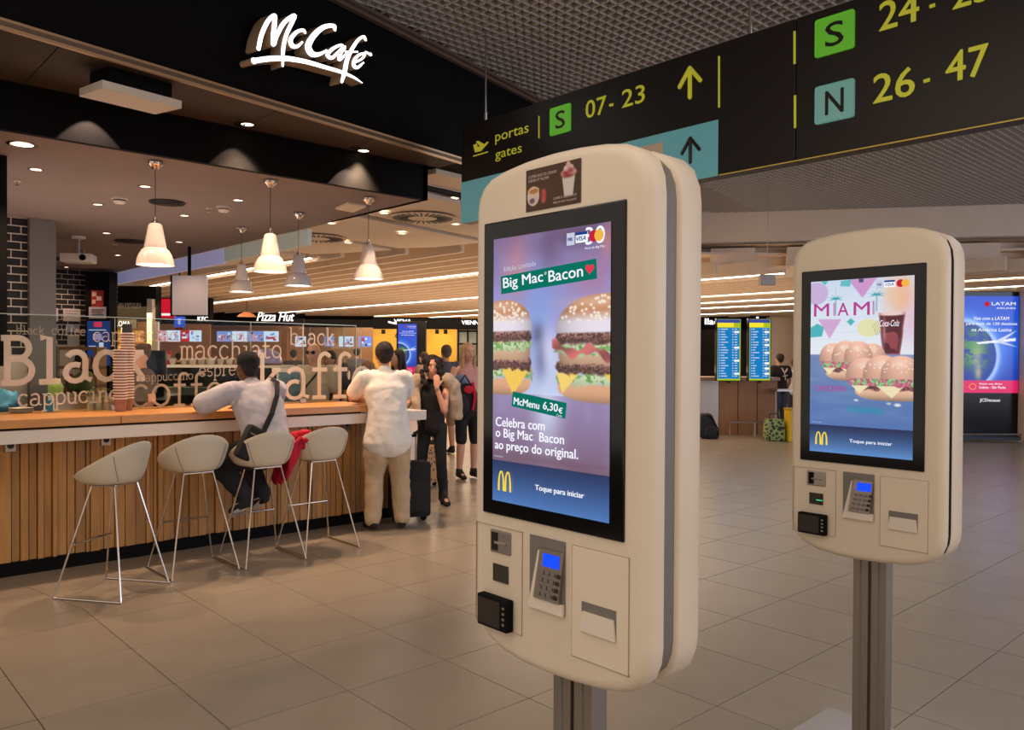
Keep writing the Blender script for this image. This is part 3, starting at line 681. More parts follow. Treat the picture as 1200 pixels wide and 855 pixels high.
def stroke(s, W):
    """typewriter glyph outlines, x-height 1"""
    def arc(cx, cy, rx, ry, a0, a1, n=10): return [(cx+rx*math.cos(math.radians(a0+(a1-a0)*i/n)), cy+ry*math.sin(math.radians(a0+(a1-a0)*i/n))) for i in range(n+1)]
    S = lambda x, y, h=.16: [(x-h, y), (x+h, y)]
    D = {'B': (1.05, [[(.2, 0), (.2, 1.5)], [(.02, 1.5)]+arc(.5, 1.15, .33, .35, 90, -90), [(.2, .8)]+arc(.52, .4, .4, .4, 90, -90)+[(.02, 0)]]),
     'b': (.95, [[(.2, 0), (.2, 1.5), (.02, 1.5)], arc(.5, .5, .36, .5, 150, -150)]),
     'l': (.8, [[(.12, 1.5), (.4, 1.5), (.4, 0)], [(.08, 0), (.74, 0)]]),
     'a': (.95, [arc(.42, .68, .3, .32, 150, 0)+[(.72, .1), (.92, .02)], arc(.4, .28, .31, .29, 60, 360)]),
     'c': (.9, [arc(.46, .5, .37, .5, 40, 320)]),
     'k': (.95, [[(.2, 0), (.2, 1.5), (.04, 1.5)], [(.7, .95), (.22, .42)], [(.4, .6), (.8, .02)], S(.2, 0), S(.72, 0, .15), S(.68, .95, .15)]),
     'o': (.95, [arc(.47, .5, .37, .48, 0, 360, 16)]), 'f': (.8, [arc(.58, 1.25, .22, .25, 30, 180)+[(.36, 0)], S(.36, 0, .26), S(.38, .95, .28)]),
     'e': (.9, [[(.1, .55), (.8, .55)]+arc(.46, .5, .36, .5, 8, 325, 14)]),
     'p': (.95, [[(.04, .96), (.2, .96), (.2, -.5)], arc(.5, .48, .36, .5, 150, -150), S(.2, -.5, .2)]),
     'u': (.95, [[(.04, .96), (.18, .96), (.18, .35)]+arc(.45, .3, .27, .3, 180, 340), [(.56, .96), (.73, .96), (.73, 0), (.9, 0)]]),
     'i': (.7, [[(.12, .96), (.36, .96), (.36, 0)], [(.06, 0), (.66, 0)], [(.33, 1.3), (.37, 1.36)]]),
     'n': (.95, [[(.04, .96), (.2, .96), (.2, 0)], arc(.47, .66, .27, .3, 170, 0)+[(.74, 0)], S(.2, 0), S(.76, 0)]),
     'm': (1.1, [[(.02, .96), (.16, .96), (.16, 0)], arc(.36, .7, .19, .27, 170, 0)+[(.55, 0)], arc(.75, .7, .19, .27, 170, 0)+[(.94, 0)], S(.16, 0, .12), S(.55, 0, .1), S(.96, 0, .12)]),
     'h': (.95, [[(.04, 1.5), (.2, 1.5), (.2, 0)], arc(.47, .66, .27, .3, 170, 0)+[(.74, 0)], S(.2, 0), S(.76, 0)]),
     't': (.8, [[(.3, 1.35), (.3, .3)]+arc(.5, .22, .2, .22, 180, 340), [(.06, .95), (.66, .95)]]),
     'r': (.85, [[(.08, .96), (.28, .96), (.28, 0)], arc(.55, .62, .26, .32, 160, 50), S(.28, 0, .2)]),
     's': (.8, [arc(.4, .72, .27, .24, 30, 250, 8)+arc(.4, .26, .29, .26, 80, -150, 8)])}
    x, out = 0, []
    for c in s:
        if c == ' ': x += .9; continue
        w_, L = D[c]
        for P_ in L: out.append([(x+a, b) for a, b in P_])
        x += w_
    return out, x
def etch(word, px0, py0, px1, py1, m_, wt=.17, k=0):
    """baseline from (px0,py0) to (px1,py1) in the photograph, on the pane"""
    a, b = ony(px0, py0, YG), ony(px1, py1, YG); L, tot = stroke(word, 1); d = Vector((b.x-a.x, 0, b.z-a.z)); s_ = d.length/tot
    mb = MB(); ux = Vector((1, 0, 0)); n_ = 0
    for P_ in L:
        Q = [Vector((a.x-1.9+p[0]*s_, -.006-k*.0004, a.z-1.148+p[1]*s_+(b.z-a.z)*(p[0]/tot))) for p in P_]
        h = wt*s_*.5; mb.tube(Q, h, 8)
    for v in mb.bm.verts: v.co.y = -.008+(v.co.y+.006)*.06-k*.001
    return mb.build('etched_word', m_, gs, recalc=False)
etch('Black', 0, 449, 172, 443, m_etch, .2)
etch('coffee', 152, 477, 282, 471, m_etch2, .13, 1)
etch('kaffe', 300, 468, 436, 463, m_etch, .14, 1)
etch('cappucino', 20, 476, 140, 469, m_etch, .15, 2)
etch('black', 18, 391, 52, 392, m_etch2, .13, 2); etch('coffee', 60, 392, 100, 393, m_etch2, .13, 2)
etch('cappuccino', 108, 400, 208, 399, m_etch, .12, 3)
etch('macchiato', 210, 421, 330, 419, m_etch, .12, 2)
etch('cappuccino', 163, 447, 226, 444, m_etch2, .12, 3)
etch('espresso', 232, 441, 300, 438, m_etch2, .13, 3)
etch('black', 338, 404, 392, 404, m_etch, .13, 3)
etch('macchiato', 388, 408, 430, 408, m_etch2, .12, 3)
etch('machiato', 254, 399, 306, 399, m_etch2, .12, 3)

# ---------------------------------------------------------------- bar stools
def make_stool():
    t = empty('bar_stool'); N, K = 44, 12; bm = bmesh.new(); 
    def rim(a):                                           # a measured from +y (front)
        b = (1-math.cos(a))/2                             # 0 front .. 1 back
        return .236+.010*math.sin(a)**2, .775+.24*b**1.35
    rows = []
    for side_ in (0, 1):
        for j in range(K+1):
            f_ = j/K; R = []
            for k in range(N):
                a = 2*PI*k/N; rr, zz = rim(a); r0 = .135
                g = f_; r = r0+(rr-r0)*(g**.62); z = .742+(zz-.742)*(g**1.9)
                if side_: r -= .009*(1-g*.5); z += .014*(1-g*.6)
                R.append(bm.verts.new((math.sin(a)*r*1.03, math.cos(a)*r*.96, z)))
            rows.append(R)
    for s_ in (0, 1):
        for j in range(K):
            a, b = rows[s_*(K+1)+j], rows[s_*(K+1)+j+1]
            for k in range(N): bm.faces.new((a[k], a[(k+1) % N], b[(k+1) % N], b[k]))
    a, b = rows[K], rows[2*K+1]
    for k in range(N): bm.faces.new((a[k], a[(k+1) % N], b[(k+1) % N], b[k]))
    bm.faces.new(rows[0]); bm.faces.new(rows[K+1])
    mb = MB(); mb.bm.free(); mb.bm = bm; seat = mb.build('seat', m_seat, t, True, 60)
    # the fine seam where the shell's cheek meets its back
    mb = MB()
    for sx in (-1, 1):
        P_ = []
        for i in range(9):
            g = .25+.7*i/8; a = sx*(PI*.80-.25*(g)); rr, zz = rim(a); r = .135+(rr-.135)*g**.62+.0015; z = .742+(zz-.742)*g**1.9
            P_.append((math.sin(a)*r*1.03, math.cos(a)*r*.96, z))
        mb.tube(P_, .0016, 5)
    mb.build('seam', m_trimdull, t)
    L = .245
    for sx in (-1, 1):                                    # each side: two legs and a floor rail
        top = .725
        F, R_ = (sx*L, .25, .008), (sx*L, -.25, .008)
        MB().tube([(sx*.10, .085, top), F], .0065, 8).build('leg', m_chrome, t, True)
        MB().tube([(sx*.11, -.10, top), R_], .0065, 8).build('leg', m_chrome, t, True)
        MB().tube([F, R_], .0065, 8).ball(F, .008, u=8, v=6).ball(R_, .008, u=8, v=6).build('floor_rail', m_chrome, t, True)
    f_ = (.725-.345)/.717
    MB().tube([(-.10-.145*f_, .085+.165*f_, .345), (.10+.145*f_, .085+.165*f_, .345)], .0065, 8).tube([(-.10-.145*f_, .085+.165*f_-.02, .347), (.10+.145*f_, .085+.165*f_-.02, .347)], .0065, 8).build('footrest', m_chrome, t, True)
    MB().box((-.115, -.11, .722), (.115, .1, .742), .008).build('seat_bracket', m_chrome, t)
    return t
s0 = make_stool()
for k, (x, y, r, lab) in enumerate(((1.70, 5.84, .62, 'cream shell bar stool turned askew, nearest and leftmost of the four'), (2.32, 6.05, 0, 'empty cream shell bar stool just left of the seated man'), (2.84, 6.0, 0, 'cream shell bar stool the man in the grey T-shirt sits on'), (3.36, 6.06, 0, 'cream shell bar stool with a red garment draped over it'))):
    s_ = s0 if k == 0 else copy_tree(s0)
    s_.location = (x, y, 0); s_.rotation_euler = (0, 0, r); tag(s_, lab, 'bar stool', 'bar stools in front of the slatted bar')

# ---------------------------------------------------------------- self-order kiosks (local: face in x-z plane at y=0, looking -y)
m_scr = picmat('kiosk_display', .82); m_print = picmat('sticker_print', 0, False)
def outline(y, inset=0., n=7):
    """rounded shell outline, x 0 .. .60 (left to right), z"""
    W = .596; pts = []
    # bottom arc, lowest left of centre
    def P(x, z): pts.append((x, z))
    # corners given as centre+radius, arcs joined
    zl, zr = .935, .925
    for cx, cz, r, a0, a1 in ((.075, 2.005, .075, 180, 100), ):
        pass
    tl = [(0.0, 1.99), (.006, 2.025), (.024, 2.053), (.055, 2.073), (.11, 2.086), (.19, 2.096), (.28, 2.1), (.37, 2.098), (.45, 2.091), (.51, 2.08), (.55, 2.062), (.578, 2.035), (.592, 2.0), (.596, 1.96)]
    br = [(.596, .955), (.592, .92), (.578, .885), (.55, .858), (.51, .841), (.45, .829), (.37, .821), (.28, .817), (.19, .819), (.11, .83), (.055, .851), (.024, .875), (.006, .905), (0, .94)]
    c = (.298, 1.46); out = []
    for x, z in tl+br:
        dx, dz = x-c[0], z-c[1]; out.append((x-inset*(1 if dx > 0 else -1)*min(1, abs(dx)/.25), y, z-inset*(1 if dz > 0 else -1)*min(1, abs(dz)/.6)))
    return out
def shell(mb, layers):
    R = [[mb.bm.verts.new(p) for p in outline(y, i)] for y, i in layers]; n = len(R[0])
    for a, b in zip(R, R[1:]):
        for k in range(n): mb.bm.faces.new((a[k], a[(k+1) % n], b[(k+1) % n], b[k]))
    mb.bm.faces.new(R[0]); mb.bm.faces.new(R[-1][::-1]); return mb
def arches(parent, x, z, h, m_, y=-.004, name='arch_letter'):
    """flat letter M of two rounded arches; x,z lower left"""
    mb = MB(); w_ = h*.98; cnt = 0
    for cx in (.25, .75):
        o_, i_ = [], []
        for k in range(21):
            a = PI-PI*k/20; ct, st = math.cos(a), math.sin(a)
            o_.append((x+w_*(cx+.25*ct*(1.0-.0*st)), z+h*(max(st, 0)**.72))); i_.append((x+w_*(cx+.115*ct+(.0)), z+h*.90*(max(st, 0)**.62)))
        for a, b in zip(range(20), range(1, 21)):
            mb.poly([(o_[a][0], y, o_[a][1]), (o_[b][0], y, o_[b][1]), (i_[b][0], y, i_[b][1]), (i_[a][0], y, i_[a][1])])
    return mb.build(name, m_, parent, recalc=False)
m_bar = mat('screen_bar', (60, 92, 140), .3); m_lcd = emis('blue_lcd', (20, 60, 255), 1.6)
m_teal = emis('screen_teal', (12, 112, 96), .9); m_scrtxt = emis('screen_text', (240, 242, 250), .95); m_heart = emis('screen_heart', (226, 60, 78), .9)
m_arch = emis('screen_yellow', (240, 210, 60), .95); m_soft = emis('screen_softwhite', (205, 212, 232), .8)
m_pink = emis('screen_magenta', (190, 70, 150), .8); m_cy = emis('screen_cyan', (40, 160, 180), .8); m_navy = emis('screen_navy', (28, 62, 140), .9); m_crim = emis('screen_crimson', (196, 36, 60), .9)
def payment_marks(scr, x, z, s_=1.):
    mb = MB(); mb.box((x, -.0035, z), (x+.030*s_, -.002, z+.036*s_)); mb.build('bank_card_mark', m_soft, scr)
    text('MB', .018*s_, .010*s_, m_navy, scr, 'card_mark_text', (x+.006*s_, -.004, z+.012*s_), .01)
    MB().box((x+.036*s_, -.0035, z+.004*s_), (x+.082*s_, -.002, z+.034*s_)).build('bank_card_mark', m_scrtxt, scr)
    MB().box((x+.036*s_, -.004, z+.026*s_), (x+.082*s_, -.0034, z+.034*s_)).build('card_stripe', m_navy, scr)
    text('VISA', .036*s_, .013*s_, m_navy, scr, 'card_mark_text', (x+.041*s_, -.0042, z+.009*s_), .02, .3)
    MB().cyl((x+.105*s_, -.0035, z+.018*s_), (x+.105*s_, -.002, z+.018*s_), .017*s_, n=24).build('card_disc', m_crim, scr)
    MB().cyl((x+.127*s_, -.0045, z+.018*s_), (x+.127*s_, -.0036, z+.018*s_), .017*s_, n=24).build('card_disc', emis('card_orange', (240, 180, 70), .9), scr)
def make_kiosk(lab, kind, g0, g1, ins, m_spine):
    t = empty('order_kiosk', (0, 0, 0), 0, lab, 'self-order kiosk')
    shell(MB(), [(0, .026), (.003, .014), (.010, .005), (.022, 0), (g0-.004, 0), (g0, .006)]).build('front_shell', m_shell, t, True, 50)
    shell(MB(), [(g0-.002, ins), (g1+.004, ins)]).build('spine', m_spine, t, True, 40)
    shell(MB(), [(g1, .012), (g1+.006, .002), (g1+.012, 0), (.182, 0), (.194, .005), (.2, .016), (.203, .03)]).build('rear_shell', m_shell, t, True, 50)
    X0 = -.0        # local x of left edge is world Y 1.682
    def lx(Y): return 1.682-Y
    Bz = MB().box((lx(1.635), -.006, 1.187), (lx(1.153), .01, 1.951), .004).build('screen_bezel', m_bezel, t)
    w_, h_ = .4, .68
    if kind == 'bacon':
        p = Pic(w_, h_, (150, 140, 196), 190); U, V = p.U, p.V
        p.grad(0, .35, (120, 96, 140), (146, 140, 200)); p.grad(.35, 1.0, (146, 140, 200), (190, 200, 236)); p.grad(1.0, 1.7, (150, 132, 176), (112, 84, 108))
        for cx, cy, rx, ry, c, a in ((.22, .22, .13, .2, (196, 128, 140), .8), (.5, .12, .1, .12, (96, 60, 90), .5), (.42, .5, .14, .3, (120, 160, 226), .7), (.15, .5, .15, .1, (110, 150, 226), .7), (.86, .3, .16, .12, (176, 116, 150), .7), (.7, .62, .2, .12, (140, 128, 220), .6), (.45, .78, .05, .12, (30, 40, 90), .8), (.42, .62, .05, .06, (40, 40, 70), .7), (.52, .72, .1, .14, (225, 225, 245), .7), (.75, .05, .2, .06, (60, 40, 70), .5), (.97, .1, .05, .1, (210, 130, 120), .6), (.5, 1.1, .12, .25, (214, 224, 250), .8)): p.blob(cx, cy, rx, ry, c, a)
        p.mix((p.nz(12, 20, 3)-.4)*.25, (170, 180, 235)); 
        n = p.nz(3, 90, 5); p.mix(np.clip((V-1.12)*3, 0, 1)*(.25+.3*n), (132, 104, 128))
        p.mix(np.clip((V-1.3)*5, 0, 1)*(.35+.5*p.nz(2, 110, 8)), (104, 72, 84))
        burger(p, .10, .40, .265, .195, 3); burger(p, .97, .40, .40, .215, 4)
        bx = np.abs(V-.70-.022*np.sin(U*20)-(U-.5)*.1)-.022-.012*np.sin(U*47)
        p.mix(p.soft(np.maximum(bx, .54-U), .014), np.array([176, 92, 92.])*(1+.35*np.sin((U*14+V*30))[..., None]*.6))
        # lower bar
        m_ = (V > 1.433)[..., None]; tt = np.clip((V-1.43)/.27, 0, 1)[..., None]
        p.A = np.where(m_, np.array([30, 48, 92.])*(1-tt)+np.array([78, 124, 190.])*tt, p.A)
        scr = p.build('screen', m_scr, t, (lx(1.5925), -.008, 1.905))
        Q = lambda u, v: (u*w_, -.002, -v*w_)
        bn = MB(); th = .10
        c0 = Q(.11, .50); 
        def slab(x, z, W, H, a, m_, nm='banner', y=-.002):
            c, s_ = math.cos(a), math.sin(a); P_ = [(x, y, z), (x+W*c, y, z+W*s_), (x+W*c-H*s_, y, z+W*s_+H*c), (x-H*s_, y, z+H*c)]
            return MB().prism(P_, (0, .0008, 0)).build(nm, m_, scr)
        slab(.0325, -.1442, .328, .046, .056, m_teal); text('Big Mac', .145, .034, m_scrtxt, scr, 'headline', (.044, -.004, -.138), .012, tilt=.058); text('Bacon', .112, .027, m_scrtxt, scr, 'headline', (.208, -.004, -.1245), .012, tilt=.058)
        text('®', .008, .008, m_scrtxt, scr, 'headline', (.192, -.004, -.106))
        hb = MB(); pts = []
        for k in range(28):
            a = 2*PI*k/28; pts.append((.340+.0125*math.sin(a)**3*1.1, -.004, -.102+.0115*(13*math.cos(a)-5*math.cos(2*a)-2*math.cos(3*a)-math.cos(4*a))/14))
        hb.poly(pts); hb.build('heart', m_heart, scr)
        text('Edição Limitada', .118, .015, m_soft, scr, 'caption', (.045, -.004, -.0905), .0, tilt=.06)
        slab(.074, -.431, .19, .038, -.11, m_teal); text('McMenu', .092, .018, m_scrtxt, scr, 'price_text', (.085, -.004, -.4255), .006, tilt=-.09); text('6,30', .05, .022, m_scrtxt, scr, 'price_text', (.19, -.004, -.4355), .012, tilt=-.09); text('€', .013, .014, m_scrtxt, scr, 'price_text', (.243, -.004, -.439), .01, tilt=-.09)
        text('Cada', .018, .005, m_scrtxt, scr, 'price_text', (.236, -.004, -.447), tilt=-.09)
        for s_, x_, z_, W, h2 in (('Celebra com', .017, -.485, .18, .024), ('o Big Mac  Bacon', .017, -.520, .245, .030), ('ao preço do original.', .014, -.551, .294, .030)):
            text(s_, W, h2, m_scrtxt, scr, 'slogan', (x_, -.004, z_), .014)
        text('Publicidade', .032, .004, m_soft, scr, 'small_print', (.0116, -.004, -.565))
        payment_marks(scr, .266, -.042, .8)
        text('30', .058, .040, m_scrtxt, scr, 'anniversary_number', (.325, -.0015, -.046), .015); text('Anos de Big Mac', .062, .007, m_scrtxt, scr, 'caption', (.324, -.004, -.058), .0)
    else:
        p = Pic(w_, h_, (214, 226, 244), 190); U, V = p.U, p.V
        p.grad(0, .73, (206, 220, 240), (232, 238, 246))
        for k in range(11): p.mix(p.soft(np.abs(V-.07*k-.02)-.0012, .006)*.3, (150, 170, 205))
        p.grad(.73, 1.7, (108, 134, 180), (84, 116, 176)); p.mix(np.clip((p.nz(5, 40, 4)-.3), 0, 1)*(V > .73)*.35, (160, 184, 218)); p.mix(np.clip((V-1.0)*1.4, 0, .45), (70, 110, 178))
        p.blob(.9, .2, .12, .2, (240, 176, 140), .9); p.blob(.98, .45, .1, .2, (226, 190, 214), .8); p.blob(.82, .16, .1, .14, (238, 196, 160), .8); p.rect(.73, .0, .745, .73, (225, 200, 200), .02, .5)
        p.tri([(.38, 0), (.66, 0), (.523, .186)], (206, 150, 204)); p.tri([(.077, .377), (.316, .384), (.199, .573)], (208, 160, 208), a=.9); p.ell(.06, .12, .12, .11, (198, 176, 218)); p.ell(.586, .475, .115, .085, (228, 226, 176))
        p.tri([(0, .46), (.07, .42), (.14, .46), (.12, .55), (0, .56)], (70, 178, 190)); p.tri([(.31, .01), (.41, 0), (.4, .07), (.3, .06)], (90, 190, 196)); p.tri([(.41, .375), (.45, .41), (.41, .45), (.37, .41)], (80, 180, 190)); p.tri([(.1, 0), (.18, 0), (.15, .04)], (80, 180, 190))
        p.rect(.485, .0, .53, .035, (60, 70, 120))
        for a in range(6):
            for b in range(6): p.ell(.62+.016*a+.008*b, .45+.018*b-.01*a, .004, .004, (70, 90, 100), .003)
        for cx, cy in ((.258, .18), (.658, .16)):              # palms
            p.rect(cx-.005, cy, cx+.005, cy+.16, (90, 170, 190), a=.9)
            for a in range(7):
                th = PI*(a/6)*1.1-.15; p.tri([(cx, cy-.008), (cx+.075*math.cos(th), cy-.05*math.sin(th)+.008), (cx, cy+.010)], (50, 160, 180), .005)
        # cola glass
        def tap(v): return np.where(v < .48, .125-.02*np.clip((v-.33)/.15, 0, 1), .088+.017*np.cos((v-.48)*9))
        d = np.maximum(np.abs(U-.8)-tap(V), np.maximum(.335-V, V-.73)); p.mix(p.soft(d, .01), (150, 96, 104)); p.mix(p.soft(d+.012, .02)*(V > .36), (84, 30, 42)); p.mix(p.soft(d+.03, .03)*(p.nz(16, 34, 7) > .56)*(V > .42)*.7, (172, 84, 90))
        p.ell(.8, .345, .118, .02, (236, 208, 200)); p.blob(.73, .5, .015, .14, (240, 200, 200), .5)
        def sub(cx, ty, R, H, sd):
            """painted long roll; ty top, H overall height"""
            rr = np.random.RandomState(sd); w1 = p.nz(24, 42, sd)-.5; w2 = p.nz(60, 100, sd+1)-.5; sp = p.nz(100, 170, sd+2)-.5
            yb = ty+H*.78
            p.mix(p.soft(np.maximum((np.abs((U-cx)/(R*.86))**3+np.clip((V-yb)/(H*.22), 0, 9)**2.4-1)*.1, yb-H*.1-V), .012), np.array([222, 178, 150.])*(1.05-.4*np.clip((V-yb)/(H*.22), 0, 1)**2)[..., None])
            p.mix(p.soft(np.maximum(np.abs(V-ty-H*.7+w1*.03)-H*.085, np.abs(U-cx)-R*.88+w2*.03), .01), np.array([112, 72, 72.])*(1+sp[..., None]))
            for x0, x1, x2, dd in ((-.35, .3, .02, .24), (-.95, -.5, -.75, .16), (.5, .9, .75, .16)): p.tri([(cx+R*x0, ty+H*.68), (cx+R*x1, ty+H*.68), (cx+R*x2, ty+H*(.7+dd))], (240, 226, 184))
            p.mix(p.soft(np.maximum(np.abs(V-ty-H*.58+w1*.05)-H*.1, np.abs(U-cx)-R*1.0+w2*.05), .012), np.array([190, 104, 124.])*(1+.6*sp[..., None]))
            p.mix(p.soft(np.maximum(np.abs(V-ty-H*.58-w1*.06)-H*.07, np.abs(U-cx)-R*.95), .012)*((w1+w2) > -.05), np.array([136, 190, 128.])*(1+.5*sp[..., None]))
            for a in (0, 3, 1, 2):
                x_ = cx-R*.62+a*R*.42; h = H*(.50-.06*abs(a-1.4)); yy = ty+H*.5; dd = np.maximum((np.abs((U-x_)/(R*.47))**2.2+np.abs((V-yy)/h)**2.2-1)*.1, V-yy-.012)
                sh = (1.04-.25*np.abs((U-x_)/(R*.47)).clip(0, 1)**2-.12*((V-yy+h*.4)/h))[..., None]; p.mix(p.soft(dd, .012), np.array([226, 176, 154.])*sh); p.blob(x_-.01, yy-h*.62, R*.15, h*.16, (250, 224, 206), .75)
            for _ in range(30): p.ell(cx+(rr.rand()-.5)*R*1.6, ty+H*.12+rr.rand()*H*.26, .008, .006, (250, 234, 212), .004)
        sub(.42, .585, .30, .40, 5); sub(.80, .725, .40, .44, 6)
        p.ell(.86, 1.2, .03, .015, (230, 232, 224)); p.ell(.78, 1.19, .02, .01, (200, 214, 190)); p.ell(.47, 1.17, .02, .01, (226, 224, 200))
        m_ = (V > 1.428)[..., None]; tt = np.clip((V-1.43)/.27, 0, 1)[..., None]
        p.A = np.where(m_, np.array([24, 40, 80.])*(1-tt)+np.array([92, 142, 205.])*tt, p.A)
        scr = p.build('screen', m_scr, t, (lx(1.5925), -.008, 1.907))
        for x_, c_ in zip((.016, .096, .113, .177, .250), 'MIAMI'):
            W = {'M': .062, 'I': .003, 'A': .044}[c_]; 
            if c_ == 'I':
                MB().box((x_, -.004, -.14), (x_+.003, -.003, -.088)).box((x_+.006, -.004, -.14), (x_+.0075, -.003, -.088)).build('headline', m_pink, scr)
            else: text(c_, W, .050, m_pink, scr, 'headline', (x_, -.004, -.14), -.012)
        text('CHICKEN', .126, .022, m_pink, scr, 'product_name', (.021, -.004, -.4366), -.008); text('ORIGINAL', .142, .024, m_cy, scr, 'product_name', (.155, -.004, -.5165), -.008)
        text('Coca-Cola', .072, .024, m_scrtxt, scr, 'drink_lettering', (.276, -.004, -.186), .0, .35)
        text('Publicidade', .04, .004, m_soft, scr, 'small_print', (.0118, -.004, -.564)); payment_marks(scr, .262, -.042, .85)
    arches(scr, .0255, -.651, .052, m_arch)
    text('Toque para iniciar', .162, .017, m_scrtxt, scr, 'prompt', (.165, -.004, -.637), .004)
    # lower controls
    m_seam = mat('shell_seam', (168, 150, 132), .6)
    def frame(x0, z0, x1, z1, nm='panel_seam'):
        g = .0012; b = MB()
        for a in ((x0, z0, x1, z0+g), (x0, z1-g, x1, z1), (x0, z0, x0+g, z1), (x1-g, z0, x1, z1)): b.box((a[0], -.0022, a[1]), (a[2], .001, a[3]))
        return b.build(nm, m_seam, t)
    frame(.016, .893, .198, 1.157)
    dr = MB().box((.372, -.0035, .893), (.542, .0005, 1.154), .0015).build('printer_door', m_shell, t); frame(.3705, .8915, .5435, 1.1555)
    # receipt slot: recess drawn with its own sloping lip
    MB().box((.404, -.0045, .962), (.509, -.003, 1.03)).build('receipt_recess', m_shelldark, t)
    MB().prism([(.404, -.0046, .962), (.509, -.0046, .962), (.504, -.0046, 1.008), (.410, -.0046, 1.008)], (0, -.006, 0)).build('receipt_lip', m_white, t)
    # keypad niche
    n_ = MB(); n_.box((.227, -.0035, .979), (.348, -.002, 1.157)); n_.build('keypad_niche', m_shelldark, t)
    MB().prism([(.2275, -.0036, .979), (.3475, -.0036, .979), (.3475, -.0036, 1.006), (.25, -.0036, 1.006)], (0, -.008, 0)).prism([(.2275, -.0036, .979), (.25, -.0036, 1.006), (.268, -.0036, 1.125), (.262, -.0036, 1.125)], (0, -.006, 0)).build('niche_lip', m_white, t)
    kp = MB().prism([(.252, -.004, 1.008), (.337, -.004, 1.008), (.347, -.004, 1.133), (.276, -.004, 1.133)], (0, -.012, 0)).build('card_terminal', m_steel, t)
    MB().prism([(.286, -.0165, 1.092), (.341, -.0165, 1.092), (.342, -.0165, 1.123), (.289, -.0165, 1.123)], (0, -.001, 0)).build('terminal_display', m_lcd, kp)
    for r_ in range(4):
        for c_ in range(4):
            x_ = .264+.019*c_+r_*.0045; z_ = 1.016+.018*r_; MB().box((x_, -.0195, z_), (x_+.013, -.016, z_+.010), .0015).build('key', m_shelldark if c_ < 3 else m_dark, kp)
    # card reader, small window, code reader
    cr = MB().box((.077, -.005, 1.088), (.155, .0, 1.147), .003).build('card_reader', m_steel, t)
    MB().box((.085, -.007, 1.094), (.107, -.004, 1.141)).build('card_slot', m_bezel, cr); MB().box((.098, -.01, 1.112), (.14, -.005, 1.119), .001).build('slot_lip', m_chrome, cr)
    MB().box((.088, -.004, 1.013), (.145, .0, 1.058)).build('reader_window', mat('dark_window', (52, 46, 40), .15), t)
    if kind != 'bacon': MB().box((.118, -.0055, 1.03), (.144, -.004, 1.0325)).build('green_indicator', emis('green_light', (60, 220, 140), 1.2), t)
    sc = MB().box((.049, -.026, .894), (.166, .0, .977), .005).build('code_reader', m_black, t)
    MB().box((.056, -.0275, .902), (.141, -.025, .970)).build('reader_glass', mat('reader_glass', (40, 32, 26), .1), sc)
    for k in range(4): MB().box((.15, -.0275, .912+.014*k), (.158, -.0255, .918+.014*k)).build('led', m_steel, sc)
    # posts and foot
    for x_ in (.2645, .3355):
        ps = MB().box((x_-.030, .075, .012), (x_+.030, .135, .84), .003).build('post', m_post, t)
        MB().box((x_-.003, .0735, .02), (x_+.003, .076, .83)).build('groove', m_shelldark, ps)
    MB().box((-.03, -.03, 0), (.60, .42, .03), .013).build('foot_plate', m_steel, t)
    return t, lx
k1, lx = make_kiosk('large order kiosk in front showing a bacon burger with a brown sticker on top', 'bacon', .058, .103, .010, m_shelldark)
k1.location = (1.4, 1.682, 0); k1.rotation_euler = (0, 0, -PI/2)
p = Pic(.187, .104, (70, 44, 26), 120)
p.blob(.2, .3, .5, .4, (84, 52, 30), .6); p.tri([(0, .57), (.14, .53), (.4, .42), (.5, .46), (.3, .556), (0, .557)], (222, 206, 192)); p.ell(.14, .36, .115, .13, (214, 196, 186)); p.ell(.145, .29, .11, .05, (230, 196, 160)); p.ell(.15, .295, .085, .033, (186, 128, 84)); p.ell(.12, .42, .05, .035, (120, 84, 110))
p.ell(.33, .38, .045, .09, (196, 92, 92)); p.ell(.305, .38, .02, .085, (170, 60, 64)); p.ell(.365, .38, .02, .085, (178, 66, 70))
p.tri([(.67, .18), (.9, .18), (.86, .44), (.71, .44)], (214, 206, 200)); p.ell(.785, .15, .14, .06, (206, 160, 156)); p.ell(.785, .09, .09, .05, (226, 200, 196)); p.ell(.78, .045, .04, .045, (220, 170, 166)); p.blob(.74, .15, .06, .03, (150, 30, 40), .9); p.blob(.82, .12, .05, .03, (140, 30, 40), .8); p.blob(.78, .19, .1, .02, (120, 20, 30), .8)
stk = p.build('sticker', m_print, k1, (lx(1.478), -.0015, 2.066))
for k, (s_, x_, z_, W) in enumerate((('COFFEE AND ICE CREAMS', .01, -.022, .098), ('ORDER AT McCAFE', .01, -.032, .072), ('CAFÉ E GELADOS', .098, -.086, .076), ('PEÇA NO McCAFÉ', .098, -.097, .076))):
    text(s_, W, .007, m_paper, stk, 'sticker_text', (x_, -.0012, z_), 0.)
k2, _ = make_kiosk('second order kiosk behind to the right showing two long sandwiches', 'miami', .05, .076, .003, m_black)
k2.location = (3.1, 1.682, 0); k2.rotation_euler = (0, 0, -PI/2)

